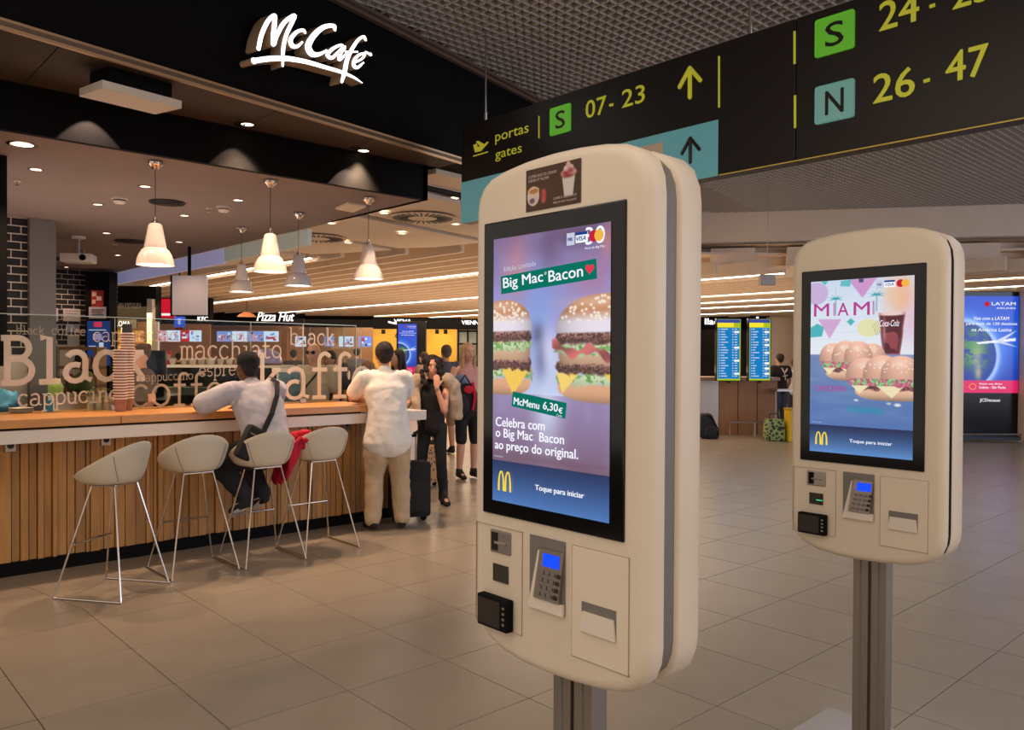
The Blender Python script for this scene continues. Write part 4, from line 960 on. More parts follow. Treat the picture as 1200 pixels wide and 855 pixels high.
# ---------------------------------------------------------------- hanging gate sign
sg = empty('gate_sign', (4.8, 5.96, 2.85), -PI/2, 'long dark hanging sign with yellow gate numbers and arrows', 'sign')
def sx(px, py=150): return 5.96-onx(px, py, 4.8).y
def sz(px, py): return onx(px, py, 4.8).z-2.85
MB().box((0, 0, 0), (3.37, .12, .905), .004).build('board', m_signblack, sg)
MB().box((3.376, 0, 0), (6.4, .12, 1.045) if False else (6.4, .12, .905), .004).build('board', m_signblack, sg)
MB().box((2.815, -.003, -.001), (6.4, .0, .006)).build('edge_line', m_yelp, sg)
MB().box((0, -.003, .0), (2.805, .001, .385)).build('blue_band', m_signblue, sg)
def place_text(s, x0, yb0, x1, yt, m_, bold=.02, nm='lettering', shear=0):
    """x0,x1 left/right pixel, yb0 baseline at x0, yt top at x0"""
    X0, X1 = sx(x0, yb0), sx(x1, yb0-(x1-x0)*.25); z0, z1 = sz(x0, yb0), sz(x0, yt)
    return text(s, X1-X0, z1-z0, m_, sg, nm, (X0, -.006, z0), bold, shear)
place_text('portas', 581, 170, 620, 157, m_yel, .005); place_text('gates', 581, 190, 612, 178, m_yel, .005)
place_text('07', 687, 139.5, 711, 119, m_yel, .018); place_text('23', 729.5, 127, 756, 106.5, m_yel, .018)
place_text('24', 1031, 37, 1077, 4, m_yel, .02); place_text('25', 1117, 12, 1162, -20, m_yel, .02)
place_text('26', 1024, 122, 1072, 89, m_yel, .02); place_text('47', 1109, 98, 1158, 63, m_yel, .02)
def bar(x0, y0, x1, y1, m_, nm='mark', w_=None, y=-.004):
    a, b = Vector((sx(x0, y0), y, sz(x0, y0))), Vector((sx(x1, y1), y, sz(x1, y1))); MB().tube([a, b], w_ or .012, 8).build(nm, m_, sg); 
for q in ((715, 123.5, 719, 122.5), (1090, 8, 1096, 6), (1083, 95.5, 1090, 93.5)): bar(*q, m_yel, 'dash', .011)
bar(632, 136, 632, 162, m_yel, 'divider', .006); bar(843, 66, 843, 126, m_yel, 'divider', .007); bar(931.5, 37, 931.5, 75, m_yel, 'divider', .008); bar(932, 112, 932, 150, m_yel, 'divider', .008)
for m_, P_, w_, nm in ((m_yel, ((809, 80, 809, 114), (809, 80, 797, 102), (809, 80, 821, 94)), .016, 'arrow'), (m_signblack, ((809.5, 162, 809.5, 190), (809.5, 162, 800, 180), (809.5, 162, 820, 175)), .013, 'arrow')):
    mb = MB()
    for x0, y0, x1, y1 in P_:
        a, b = Vector((sx(x0, y0), -.005, sz(x0, y0))), Vector((sx(x1, y1), -.005, sz(x1, y1))); mb.tube([a, b], w_, 8).ball(a, w_, u=8, v=6).ball(b, w_, u=8, v=6)
    mb.build(nm, m_, sg)
def tile_(x0, y0, x1, y1, s, m_, lm):
    """rounded square with letter; pixel corners upper left, lower right at left/right edges"""
    X0, X1 = sx(x0, (y0+y1)/2), sx(x1, (y0+y1)/2-(x1-x0)*.25); z1, z0 = sz(x0, y0), sz(x0, y1)
    o = MB().box((X0, -.008, z0), (X1, 0, z1), (X1-X0)*.06).build('gate_square', m_, sg)
    text(s, (X1-X0)*.46, (z1-z0)*.62, lm, o, 'gate_letter', (X0+(X1-X0)*.27, -.0095, z0+(z1-z0)*.2), .015)
tile_(645.5, 128, 669.5, 160, 'S', m_signgreen, m_signblack); tile_(956, 25, 1002, 69, 'S', m_signgreen, m_signblack); tile_(956, 103, 1002, 147, 'N', m_signteal, m_signblack)
a = sx(743, 170); b = sx(777, 170); MB().box((a, -.006, sz(743, 215)), (b, 0, sz(745, 174))).build('pale_label', m_beige, sg)
# departing plane pictogram
pp = lambda x, y: (sx(x, y), -.005, sz(x, y))
MB().prism([pp(555, 170), pp(559, 168), pp(560, 172), pp(563, 171.5), pp(558, 166), pp(561, 165), pp(568, 169), pp(571.5, 166), pp(573, 166.5), pp(564, 177), pp(557, 178.5)], (0, .004, 0)).build('plane_pictogram', m_yel, sg)
bar(555, 183, 572, 178, m_yel, 'mark', .006)
for px in (563, 872):
    X_ = sx(px, 150) ; MB().tube([(X_, .06, .9), (X_, .06, 1.75)], .008, 6).tube([(X_, .06, .9), (X_, .06, 1.0)], .014, 6).build('hanging_rod', m_steel, sg)

# ---------------------------------------------------------------- inside the cafe, behind the glass
def fbox(mb, x0, y0, x1, y1, D, th=.1, bev=0.):
    """box facing the viewing axis: pixel corners at depth D, thickness th going away"""
    a, b = at(x0, y1, D), at(x1, y0, D); n = Vector((math.cos(YAW), math.sin(YAW), 0)); r = Vector((_sy, -_cy, 0))
    W = (b-a).dot(r); Hh = b.z-a.z; Mx = Matrix.Translation(a) @ Matrix.Rotation(CAMROT, 4, 'Z')
    v0 = len(mb.bm.verts); mb.box((0, 0, 0), (W, th, Hh), bev); mb.bm.verts.ensure_lookup_table()
    bmesh.ops.transform(mb.bm, matrix=Mx, verts=mb.bm.verts[v0:]); return mb
def F(name, x0, y0, x1, y1, D, m_, parent=None, th=.1, bev=0., lab=None, cat=None, grp=None, kind=None):
    o = fbox(MB(), x0, y0, x1, y1, D, th, bev).build(name, m_, None)
    if parent: o.parent = parent
    return tag(o, lab, cat, grp, kind)
def ftext(s, x0, yb, x1, yt, D, m_, parent, nm='lettering', bold=0., shear=0.):
    a, b = at(x0, yb, D), at(x1, yt, D); r = Vector((_sy, -_cy, 0)); n = Vector((math.cos(YAW), math.sin(YAW), 0))
    return text(s, (b-a).dot(r), b.z-a.z, m_, parent, nm, a-n*.02, bold, shear, rotz=CAMROT)
# brick walls with real bricks, steel column
def brickwall(name, x0, x1, y, z0, z1, lab=''):
    w_ = tag(MB().box((x0, y+.004, 0), (x1, y+.14, z1)).build(name, m_mortar), kind='structure'); me = None
    z = z1-.095; row = 0
    while z > z0:
        x = x0-(row % 2)*.1025
        while x < x1-.02:
            a, b = max(x+.006, x0), min(x+.199, x1)
            if b-a > .02: MB().box((a, y, z+.007), (b, y+.03, z+.088), .002).build('brick', m_brick, w_)
            x += .205
        z -= .095; row += 1
brickwall('wall_left', 1.25, 2.24, 10.95, 1.55, 3.2); brickwall('wall_back', 3.3, 5.0, 16.9, 1.75, 3.2)
tag(MB().box((2.24, 10.85, 0), (2.52, 11.1, 3.2), .005).build('trim_10', mat('grey_column', (112, 106, 102), .45, metal=.1)), kind='structure')
tag(MB().box((.6, 7.6, 1.5), (1.41, 7.72, 3.2)).build('wall_panel', m_black), kind='structure')
tag(MB().box((-2, 10.9, 0), (1.3, 11.1, 3.2)).build('wall_side', m_black), kind='structure')
tag(fbox(MB(), 100, 318, 128, 470, 15.2, .3).build('trim_11', m_black), kind='structure')
def poster(x0, y0, x1, y1, D, col, lab, cells=(), cat='poster', nm='poster'):
    t = F(nm, x0, y0, x1, y1, D, mat('poster_'+lab[:6], col, .6), None, .02, 0, lab, cat)
    for c in cells: o = F('print', *c[:4], D-.012, mat('print_ink', c[4], .6), None, .008); o.parent = t
    return t
poster(107, 340, 121, 359, 15.17, (176, 36, 34), 'red poster with pale round shapes on the black pillar', [(108, 342, 113, 347, (230, 190, 160)), (113, 347, 119, 352, (236, 200, 180)), (108, 351, 112, 356, (222, 170, 150))])
poster(104, 359.5, 124, 373, 15.17, (196, 184, 190), 'pale notice board directly under the red poster', [(107, 362, 121, 363, (120, 110, 130)), (107, 365, 119, 366, (150, 90, 90)), (107, 368, 121, 369, (120, 110, 130))])
for k, (q, lab) in enumerate((((54, 361, 68, 376), 'white paper sheet upper left beside the grey column'), ((74, 362, 94, 376), 'wide white paper sheet upper right on the far bricks'), ((54, 380, 68, 390), 'lavender paper sheet below the upper left sheet'), ((77, 380, 93, 389), 'lavender paper sheet below the wide sheet'), ((54, 392, 62, 407), 'narrow pink paper sheet low beside the grey column'), ((79, 392, 93, 406), 'cream menu card low on the far bricks'))):
    A_, B_ = ony(q[0], q[3], 16.9), ony(q[2], q[1], 16.9); c_ = ((220, 205, 204), (220, 205, 204), (176, 172, 214), (176, 172, 214), (214, 180, 178), (206, 192, 176))[k]
    t = MB().box((A_.x, 16.885, A_.z), (B_.x, 16.9, B_.z)).build('paper', mat('paper_sheet', c_, .8)); tag(t, lab, 'paper')
    n_l = max(1, int((B_.z-A_.z)/.05)-1)
    for i in range(n_l): z_ = B_.z-.05-.05*i; MB().box((A_.x+.03, 16.882, z_), (B_.x-.03-.03*(i % 3), 16.886, z_+.012)).build('text_line', m_post, t)
# blue display board of the cafe
bd = F('menu_display', 102, 376, 127, 428, 13, emis('blue_display', (44, 66, 130), .7), None, .06, 0, 'blue standing display with red badge in front of the black pillar', 'display')
for q, c in (((110, 377, 119, 383), (226, 60, 90)), ((104, 386, 124, 387), (200, 210, 240)), ((109, 391, 119, 398), (170, 150, 190)), ((116, 401, 121, 409), (220, 224, 240)), ((104, 405, 112, 406), (200, 210, 240))):
    F('display_picture', *q, 12.98, emis('display_ink', c, .8), bd, .01)
# inner work surfaces
back = empty('back_counter', (0, 0, 0), 0, 'steel and dark back counter inside the cafe behind the glass', 'counter')
MB().box((-1, 9.0, 0), (2.6, 9.6, .95)).build('cabinet', m_dark, back); MB().box((-1, 8.97, .95), (2.62, 9.62, .99), .004).build('top', m_steel, back)
ic = empty('service_counter', (0, 0, 0), 0, 'low inner service counter directly behind the glass screen', 'counter')
MB().box((-.4, 7.30, 0), (4.6, 7.9, .86)).build('cabinet', m_dark, ic); MB().box((-.4, 7.29, .86), (4.6, 7.92, .9), .004).build('top', m_steel, ic)
# coffee machine and grinders on the back counter
cm = empty('coffee_machine', at(12, 420, 10.2), CAMROT, 'dark coffee machine with steel group heads at the far left behind the glass', 'coffee machine')
zt = .99-cm.location.z
MB().box((-.34, 0, zt), (.36, .45, .18), .03).build('body', m_dark, cm, True); MB().box((-.36, -.1, .18), (.38, .4, .24), .02).build('cup_tray', m_steel, cm)
MB().box((-.3, -.18, zt), (.32, 0, zt+.06), .01).build('drip_tray', m_steel, cm)
for k in range(2):
    g = MB().cyl((-.16+.34*k, -.08, .02), (-.16+.34*k, -.08, .10), .04).build('group_head', m_chrome, cm, True); MB().tube([(-.16+.34*k, -.08, .0), (-.16+.34*k, -.28, -.02)], .014, 8).build('handle', m_black2, g)
for k in range(5): MB().lathe([(.001, .24), (.025, .24), (.035, .3), (.033, .3), (.024, .246), (.001, .246)], (-.28+.13*k, .1, 0), n=14).build('cup', m_white, cm, True)
for k, (px, lab) in enumerate(((54, 'black coffee grinder with clear hopper right of the coffee machine'),)):
    g = empty('coffee_grinder', at(px, 440, 10.0), CAMROT, lab, 'grinder'); z0 = .99-g.location.z
    MB().box((-.08, -.1, z0), (.08, .12, .25), .02).build('body', m_dark, g, True); MB().lathe([(.04, .25), (.09, .42), (.09, .46), (.001, .46)], n=16).build('hopper', mat('smoked_plastic', (60, 56, 60), .1), g, True)
sh = empty('wooden_shelf', at(84, 455, 12.5), CAMROT, 'pale wooden frame shelf standing left of the blue display', 'shelf'); zs = -sh.location.z
MB().box((-.4, 0, zs), (-.35, .3, .62)).build('upright', m_wood, sh); MB().box((.34, 0, zs), (.39, .3, .62)).build('upright', m_wood, sh)
for z in (.02, .3, .6): MB().box((-.4, 0, z), (.39, .3, z+.045)).build('board', m_wood, sh)
for k in range(7): tag(MB().box((-.04, -.03, 0), (.04, .05, .12+.02*(k % 3)), .006).build('tin', (m_dark, m_paper, m_red, m_steel)[k % 4], None, loc=(sh.matrix_basis @ Vector((-.29+.1*k, .1, .065+(.28 if k > 3 else 0)))), rot=(0, 0, CAMROT)), '%s on the %s board of the pale wooden shelf' % (('dark tin at the left end', 'white tin left of centre', 'red tin', 'steel tin')[k] if k < 4 else ('dark tin', 'white tin', 'red tin at the right end')[k-4], 'lower' if k < 4 else 'middle'), 'tin', 'tins on the wooden shelf')

# things standing on the bar and inner counter
def onbar(px, py, y=7.12, z=None): p = ony(px, py, y); return p
def simple(name, lab, cat, loc, mats, grp=None): return empty(name, loc, 0, lab, cat, grp)
# blue plastic bag
bb = MB().ball((0, 0, .09), (.13, .08, .09), u=24, v=14)
for v in bb.bm.verts: v.co += v.co.normalized()*.035*mnoise.noise(v.co*14+Vector((3, 1, 2)))+Vector((0, 0, .02*mnoise.noise(v.co*30)))
p = ony(10, 476, 7.15); tag(bb.build('plastic_bag', mat('blue_plastic', (96, 176, 226), .25, noise=.35, nscale=14), None, True, loc=(p.x, 7.42, 1.13)), 'crumpled blue and white plastic bag behind the glass at far left', 'bag')
box_ = MB().box((p.x-.15, 7.32, .9), (p.x+.2, 7.6, 1.11), .01).build('storage_box', m_dark); tag(box_, 'dark box under the crumpled blue bag behind the glass', 'box')
p = ony(25, 482, 7.12); t = empty('plate_stack', (p.x, 7.13, 1.148), 0, 'short stack of white plates on the worktop below the blue bag', 'plates')
for k in range(3): MB().lathe([(.001, .012*k), (.06, .012*k), (.085, .012*k+.012), (.083, .012*k+.015), (.058, .012*k+.004), (.001, .012*k+.004)], n=28).build('plate', m_white, t, True)
p = ony(57, 482, 7.12); t = empty('paper_cup', (p.x, 7.12, 1.148), 0, 'small bright blue cup standing on the worktop right of the plates', 'cup')
MB().lathe([(.001, 0), (.028, 0), (.034, .09), (.032, .09), (.026, .004), (.001, .004)], n=20).build('cup', mat('cup_blue', (70, 170, 226), .35), t, True)
sb = empty('steel_container', (ony(92, 480, 7.4).x, 7.4, .9), 0, 'brushed steel container under the etched word, behind the worktop', 'container')
MB().box((-.2, -.1, 0), (.22, .12, .36), .006).build('body', m_steel, sb); MB().box((-.21, -.11, .355), (.23, .13, .37), .003).build('rim', m_chrome, sb)
p = ony(68, 460, 7.6); t = empty('smoothie_cup', (p.x, 7.68, .9), 0, 'tall lime green cup with dome lid left of the steel container', 'cup')
MB().box((-.1, -.1, 0), (.1, .1, .28)).build('stand', m_dark, t)
MB().lathe([(.001, .28), (.05, .28), (.06, .42), (.058, .43), (.03, .49), (.001, .5)], n=20).build('cup', mat('lime', (168, 200, 96), .4), t, True)
for k, (px, hh) in enumerate(((106, .2), (115, .17), (124, .21))):
    p = ony(px, 480, 7.14); t = empty('glass_tumbler', (p.x, 7.14, 1.148), 0, 'glass with green herbs, %s of the three beside the cup stacks' % ('left', 'middle', 'right')[k], 'glass', 'glasses with herbs')
    MB().lathe([(.001, 0), (.026, 0), (.03, .11), (.028, .11), (.024, .006), (.001, .006)], n=16).build('tumbler', mat('frosted_glass', (206, 204, 186), .2), t, True)
    mb = MB(); r_ = random.Random(k)
    for i in range(22):
        a = r_.random()*6.28; q = Vector((math.cos(a)*.03*r_.random(), math.sin(a)*.03*r_.random(), .11+.06*r_.random())); u = Vector((math.cos(a), math.sin(a), .4))*.016; v = Vector((-math.sin(a), math.cos(a), 0))*.008
        mb.poly([q-u, q+v, q+u, q-v])
    tag(mb.build('herb_leaves', mat('herb_green', (150, 184, 110), .6), t, recalc=False), kind='stuff')
# stacks of paper cups
def nth(k):
    u = ('', 'first', 'second', 'third', 'fourth', 'fifth', 'sixth', 'seventh', 'eighth', 'ninth', 'tenth', 'eleventh', 'twelfth', 'thirteenth', 'fourteenth', 'fifteenth', 'sixteenth', 'seventeenth', 'eighteenth', 'nineteenth'); k += 1
    return u[k] if k < 20 else ('twentieth', 'thirtieth')[k//10-2] if k % 10 == 0 else ('twenty-', 'thirty-')[k//10-2]+u[k % 10]
def cup_mesh():
    t = MB().lathe([(.001, 0), (.036, 0), (.048, .10), (.054, .101), (.054, .107), (.050, .108), (.046, .104), (.034, .004), (.001, .004)], n=20).build('paper_cup', mat('cup_card', (150, 104, 84), .55), None, True); t.data.materials.append(mat('cup_rim', (240, 226, 208), .5))
    for f in t.data.polygons: f.material_index = 1 if f.center.z > .098 else 0
    return t
cup0 = None; wd = ['bottom']+[None]*60
for s_i, (px, n, base) in enumerate(((141, 18, 1.148), (149, 24, 1.148))):
    p = ony(px, 470, 6.80+.115*s_i)
    for k in range(n):
        if cup0 is None: cup0 = cup_mesh(); o = cup0
        else: o = cup0.copy(); COL.objects.link(o)
        o.location = (p.x, 6.80+.115*s_i, base+.0225*k)
        tag(o, 'cream takeaway cup, %s from the bottom of the %s stack on the bar' % (nth(k), 'shorter left' if s_i == 0 else 'taller right'), 'paper cup', 'nested cups in the %s stack' % ('left' if s_i == 0 else 'right'))
    if s_i: tag(MB().cyl((0, 0, 0), (0, 0, .07), .04, .035, 20).build('cup_lid', m_dark, None, True, loc=(p.x, 6.915, base+.0225*n+.087)), 'dark lid stack crowning the taller stack of cups', 'lid')
p = ony(128, 480, 7.14)
tag(MB().box((p.x-.03, 7.08, 1.148), (p.x+.05, 7.15, 1.25), .004).build('napkin_box', m_paper), 'white napkin box at the foot of the cup stacks', 'napkin box')
# black screen of the till
mo = empty('till_screen', at(180, 470, 8.9), CAMROT-.15, 'black back of a till screen standing right of the cup stacks', 'till'); zz = .9-mo.location.z
MB().box((-.13, 0, zz+.1), (.13, .05, .56), .01).build('screen_back', m_black2, mo, True); MB().box((-.04, .02, zz-.3), (.04, .08, zz+.2)).build('stand', m_dark, mo); MB().box((-.08, -.004, .0), (-.02, 0, .02)).build('badge', m_paper, mo)
# glass display case with cups on top
dc = empty('display_case', at(262, 480, 9.6), CAMROT, 'long dark glass display case behind the bar with white cups on top', 'display case'); zc = -dc.location.z
MB().box((-.75, .05, zc), (.66, .6, -.02)).build('cabinet', m_dark, dc); MB().box((-.75, 0, .0), (.66, .6, .03)).build('sill', m_oak, dc)
MB().box((-.75, 0, .03), (.66, .012, .5)).build('front_glass', m_glass, dc); MB().box((-.75, .58, .03), (.66, .6, .5)).build('back_panel', mat('case_green_black', (46, 48, 44), .3), dc)
MB().box((-.77, -.02, .5), (.68, .62, .53)).build('top', m_white, dc)
MB().box((-.75, .05, .26), (.66, .55, .27)).build('shelf', m_steel, dc)
for x in (-.75, .65): MB().box((x, 0, .03), (x+.02, .6, .5)).build('side', m_steel, dc)
Mc = Matrix.Translation(dc.location) @ Matrix.Rotation(CAMROT, 4, 'Z'); c0 = None
mw = mat('cup_white', (226, 214, 200), .4)
for k in range(13):
    x, yy = -.68+.075*k+(.01 if k % 2 else 0), .18+.12*(k % 3)
    if x > .22: break
    o = MB().lathe([(.001, 0), (.026, 0), (.045, .075), (.043, .075), (.024, .005), (.001, .005)], n=16).build('coffee_cup', mw, None, True) if c0 is None else c0.copy()
    if c0 is None: c0 = o
    else: COL.objects.link(o)
    o.location = Mc @ Vector((x, yy, .532)); tag(o, 'white coffee cup on the display case, %s from the left end of the row' % ('first', 'second', 'third', 'fourth', 'fifth', 'sixth', 'seventh', 'eighth', 'ninth', 'tenth', 'eleventh', 'twelfth', 'thirteenth')[k], 'cup', 'cups on the display case')
cl = empty('cake_stand', Mc @ Vector((.42, .25, .532)), 0, 'lavender glass dome cake cover on the display case', 'cake dome')
MB().lathe([(.001, 0), (.21, 0), (.215, .012), (.001, .02)], n=36).build('plate', m_wood, cl, True)
MB().lathe([(.2, .02), (.198, .07), (.17, .13), (.12, .175), (.05, .2), (.012, .205), (.014, .225), (.001, .23)], n=36).build('dome', mat('lavender_glass', (150, 136, 176), .08, coat=.7), cl, True)
dc2 = empty('pastry_case', at(338, 475, 9.2), CAMROT, 'pale cabinet with a coffee picture right of the display case', 'cabinet')
MB().box((-.14, 0, -dc2.location.z), (.16, .5, .42), .01).build('body', m_white, dc2); pc = MB().box((-.11, -.01, -.02), (.13, 0, .38)).build('picture', mat('picture_blue', (96, 124, 136), .5, noise=.5, nscale=14), dc2)

# ---------------------------------------------------------------- food court behind: shop fronts
def shop(name, x0, x1, yf0, yf1, D, lab, wallc, ybot=455):
    ybot = 417.7+1515/(D+2.4)
    t = empty(name, at((x0+x1)/2, 417, D), 0, lab, 'shop front'); t.location.z = 0; off = t.location.copy()
    def part(nm, a, b, c, d, m_, dd=0., th=.2):
        o = F(nm, a, b, c, d, D+dd, m_, None, th); o.parent = t; o.location = -off; return o
    part('fascia', x0, yf0, x1, yf1, m_black, 0, .3); part('back_wall', x0, yf1-6, x1, ybot, mat('wall_'+name, wallc, .8, noise=.08, nscale=1.5), 2.5, .1)
    return t, part, off
def pt(o, off): o.location = o.location-off; return o
# far row
A1, pA, oA = shop('chicken_shop', 187, 246, 349, 379, 24, 'chicken takeaway with plain red lit sign and lit menu screens', (196, 140, 96))
pA('red_sign', 186, 350, 204, 372, emis('shop_red', (200, 24, 44), .9), -.1, .1)
pA('white_band', 188, 367, 202, 369.5, emis('sign_pale', (246, 236, 230), .9), -.2, .05)
t = ftext('KFC', 232, 376, 244, 371, 23.8, m_wht, A1, bold=.03); t.location -= oA
t = ftext('KFC', 206, 376, 214, 371, 23.8, m_wht, A1, bold=.03); t.location -= oA
ms = {'w': emis('menu_white', (206, 222, 250), 1.1), 'p': emis('menu_pink', (226, 150, 180), .9), 'r': emis('menu_red', (206, 50, 60), .9), 'b': emis('menu_blue', (120, 150, 226), 1.), 'd': emis('menu_dark', (70, 60, 90), .6)}
def screen(p_, x0, y0, x1, y1, kind_, seed, dd=0.):
    s_ = p_('menu_screen', x0, y0, x1, y1, ms[kind_], 1.0+dd, .08); r_ = random.Random(seed); w_ = x1-x0
    for k in range(int(w_*.8)):
        a = x0+1+r_.random()*(w_-4); b = y0+1+r_.random()*(y1-y0-4); 
        o = p_('menu_picture', a, b, a+1.5+r_.random()*2, b+1+r_.random()*2, ms[r_.choice('prdbw')], .95+dd, .03)
for k, (a, b, c) in enumerate(((178, 194, 'p'), (195, 210, 'w'), (212, 221, 'r'), (222, 235, 'w'))): screen(pA, a, 387, b, 400, c, k)
pA('counter', 178, 430, 246, 460, m_white, .4, .6)
A2, pB, oB = shop('pizza_shop', 246.5, 355.5, 364, 381, 33, 'pizza shop with script sign and a row of menu screens', (190, 136, 92))
t = ftext('Pizza Hut', 301, 376, 345, 365.5, 32.8, m_wht, A2, bold=.02, shear=.35); t.location -= oB
for k, (a, b) in enumerate(((254, 271), (272, 289), (290, 308), (309, 326))): screen(pB, a, 388, b, 400, 'w' if k % 2 else 'b', 10+k)
pB('shelf_beam', 246, 383, 350, 386, m_wood, 1, .2); pB('pillar', 330, 380, 336, 440, m_wood, 1, .3); pB('counter', 240, 428, 356, 460, m_white, .4, .6)
A3, pC, oC = shop('coffee_shop', 356, 437, 370, 383, 33.5, 'food outlet in the middle with dark fascia and three menu screens', (150, 116, 84))
for k, (a, b) in enumerate(((346, 358), (380, 391), (397, 414), (420, 435))): screen(pC, a, 394, b, 406, 'b' if k % 2 else 'w', 20+k, -.4)
pC('counter', 356, 428, 437, 460, m_white, .4, .6); 
for k in range(4): pC('mullion', 362+20*k, 383, 363.5+20*k, 445, m_steel, .3, .1)
A4, pD, oD = shop('yellow_shop', 437, 540, 372, 385, 32, 'shop with bright yellow walls behind the standing man', (206, 160, 58))
t = ftext('VIENA', 462, 380, 482, 374, 31.8, m_wht, A4, bold=.05); t.location -= oD
t = ftext('CASAS', 463, 397, 500, 390, 34.3, m_dark, A4, bold=.02); t.location -= oD
arc = MB()
for k in range(9):
    a = at(455+2.4*k, 377.5-2.2*math.cos((k-4)/4*1.4)*-1-1, 31.8); b = at(457.4+2.4*k, 377.5+2.2*math.cos((k-3)/4*1.4)-1, 31.8); arc.tube([a, b], .035, 5)
o = arc.build('sign_swoosh', m_wht, A4); o.location = -oD
for px in (447, 520, 510): 
    pD('track_spot', px, 386, px+4, 391, m_dark, .5, .2); q = at(px+2, 392, 33.2); light('SPOT', q, 25, (255, 224, 150), .1, (math.radians(60), 0, CAMROT), spot=80, name='wall_spot')
A5, pE, oE = shop('window_shop', 535, 700, 374, 386, 31, 'shop with black gridded windows beside the yellow walls', (120, 116, 104))
t = ftext('VIENNA', 541, 380, 566, 375.5, 30.8, m_wht, A5, bold=.04); t.location -= oE
for k in range(5): pE('window_pane', 538+11*k, 388, 547+11*k, 402, mat('pale_pane', (150, 156, 140), .3, emit=.15), .5, .05)
for k in range(6): pE('mullion', 536+11*k, 386, 538+11*k, 440, m_black, .4, .1)
for yy in (387, 402, 420): pE('transom', 536, yy, 590, yy+1.6, m_black, .4, .1)
# right hand row, beyond the departures desk
A6, pF, oF = shop('dark_shop', 690, 882, 371, 385, 34, 'dark shop front behind the departure screens', (52, 40, 36))
t = ftext('llao', 826, 380, 843, 373, 33.8, m_wht, A6, bold=.04); t.location -= oF
A7, pG, oG = shop('lit_doorway', 880, 902, 370, 385, 30, 'bright doorway with a figure pictogram sign right of the departure screens', (216, 166, 126))
pG('pictogram', 885.5, 373, 890, 383, m_wht, -.1, .05); pG('pictogram', 886.7, 371, 889, 373, m_wht, -.1, .05)
pG('door_frame', 896, 385, 902, 450, m_beige, .3, .2)
tag(fbox(MB(), 900, 372, 960, 470, 29, .3).build('wall_far', m_beige), kind='structure')
tag(fbox(MB(), 940, 372, 1500, 470, 28, .3).build('wall_right', mat('brown_wall', (96, 80, 70), .8)), kind='structure')
tag(fbox(MB(), -700, 300, 130, 470, 40, .3).build('wall_rear', m_beige), kind='structure')
# nearer left shops
A8, pH, oH = shop('bakery', 128, 183, 335, 376, 20, 'bakery with pale letters on a dark fascia left of the plain red lit sign', (214, 158, 96))
t = ftext('PASTELARIA PORTUGUESA', 129, 361, 166, 355, 19.8, m_paper, A8); t.location -= oH
t = ftext('ALOMA', 132, 382, 153, 376, 19.6, m_wht, A8, bold=.01); t.location -= oH
pH('name_board', 128, 374, 160, 384, m_dark, -.15, .05); pH('pillar', 172, 350, 178, 455, m_steel, -.2, .3)
for k, yy in enumerate((392, 400, 409, 418)):
    pH('shelf', 130, yy, 168, yy+1.5, m_oak, .6, .4)
    for i in range(5): pH('pastry', 131+7*i, yy-5, 136+7*i, yy, mat('pastry', (230, 178, 96), .7, emit=.1), .7, .2)
pH('pale_sign', 142, 384, 152, 389, m_paper, -.2, .05)
light('AREA', at(150, 378, 19.5), 60, (255, 214, 150), 1.5, (math.radians(40), 0, CAMROT), name='bakery_light')
# hanging white panel display and small blue screen
hp = empty('hanging_display', onz(222, 289, 3.2), CAMROT, 'blank white panel display hanging on a pole from the soffit', 'display'); D_ = (hp.location-EYEP).dot(FW); k_ = D_/FPX
zT, zB = -(323-289)*k_, -(369-289)*k_
MB().cyl((0, 0, 0), (0, 0, zT), .025, n=10).build('pole', m_black, hp); MB().box((-.27, -.03, zB-.02), (-.235, .03, zT)).build('side_frame', m_black, hp)
MB().box((-.24, -.04, zB), (.26, .04, zT), .005).build('panel', mat('panel_white', (196, 186, 192), .35, emit=.12), hp)
sbn = F('small_screen', 204, 371, 216, 383, 15, emis('small_blue', (56, 90, 200), .9), None, .05, 0, 'small blue hanging screen under the white panel', 'display')
F('pole', 209.5, 308, 210.5, 371, 15.02, m_black, sbn, .03); F('glow_figure', 208.5, 373, 211.5, 380, 14.98, emis('small_pale', (170, 190, 240), .9), sbn, .01); F('caption', 205, 383.5, 215, 386, 14.98, m_red, sbn, .03)
# orange pendant far away
t = empty('shop_lamp', at(289, 371, 26), 0, 'orange copper lampshade in front of the pizza shop', 'pendant lamp'); MB().lathe([(.001, .16), (.08, .15), (.22, .08), (.3, 0), (.28, 0), (.001, .02)], n=24).build('shade', mat('copper', (226, 140, 84), .35, emit=.35), t, True); MB().cyl((0, 0, .15), (0, 0, 3.74-t.location.z), .01, n=6).build('cord', m_dark, t)
# exit sign, hanging speaker box
ex = F('exit_sign', 411, 286, 422, 295.5, 15.5, emis('exit_green', (60, 110, 78), .55), None, .04, 0, 'small green emergency exit sign hanging before the slats', 'sign')
F('running_figure', 412.5, 288, 415.5, 294, 15.48, m_wht, ex, .01); F('arrow', 418, 288.5, 419.5, 293, 15.48, m_wht, ex, .01); F('arrow_head', 416.8, 291.5, 420.7, 293, 15.47, m_wht, ex, .01)
hb_ = empty('hanging_box', at(899, 322, 14.2), CAMROT, 'small pale box hanging on a wire left of the second kiosk', 'speaker')
MB().box((-.13, -.08, -.18), (.13, .08, 0), .01).build('body', mat('pale_grey', (170, 162, 158), .5), hb_); MB().cyl((0, 0, 0), (0, 0, 1.57), .006, n=6).build('wire', m_steel, hb_)

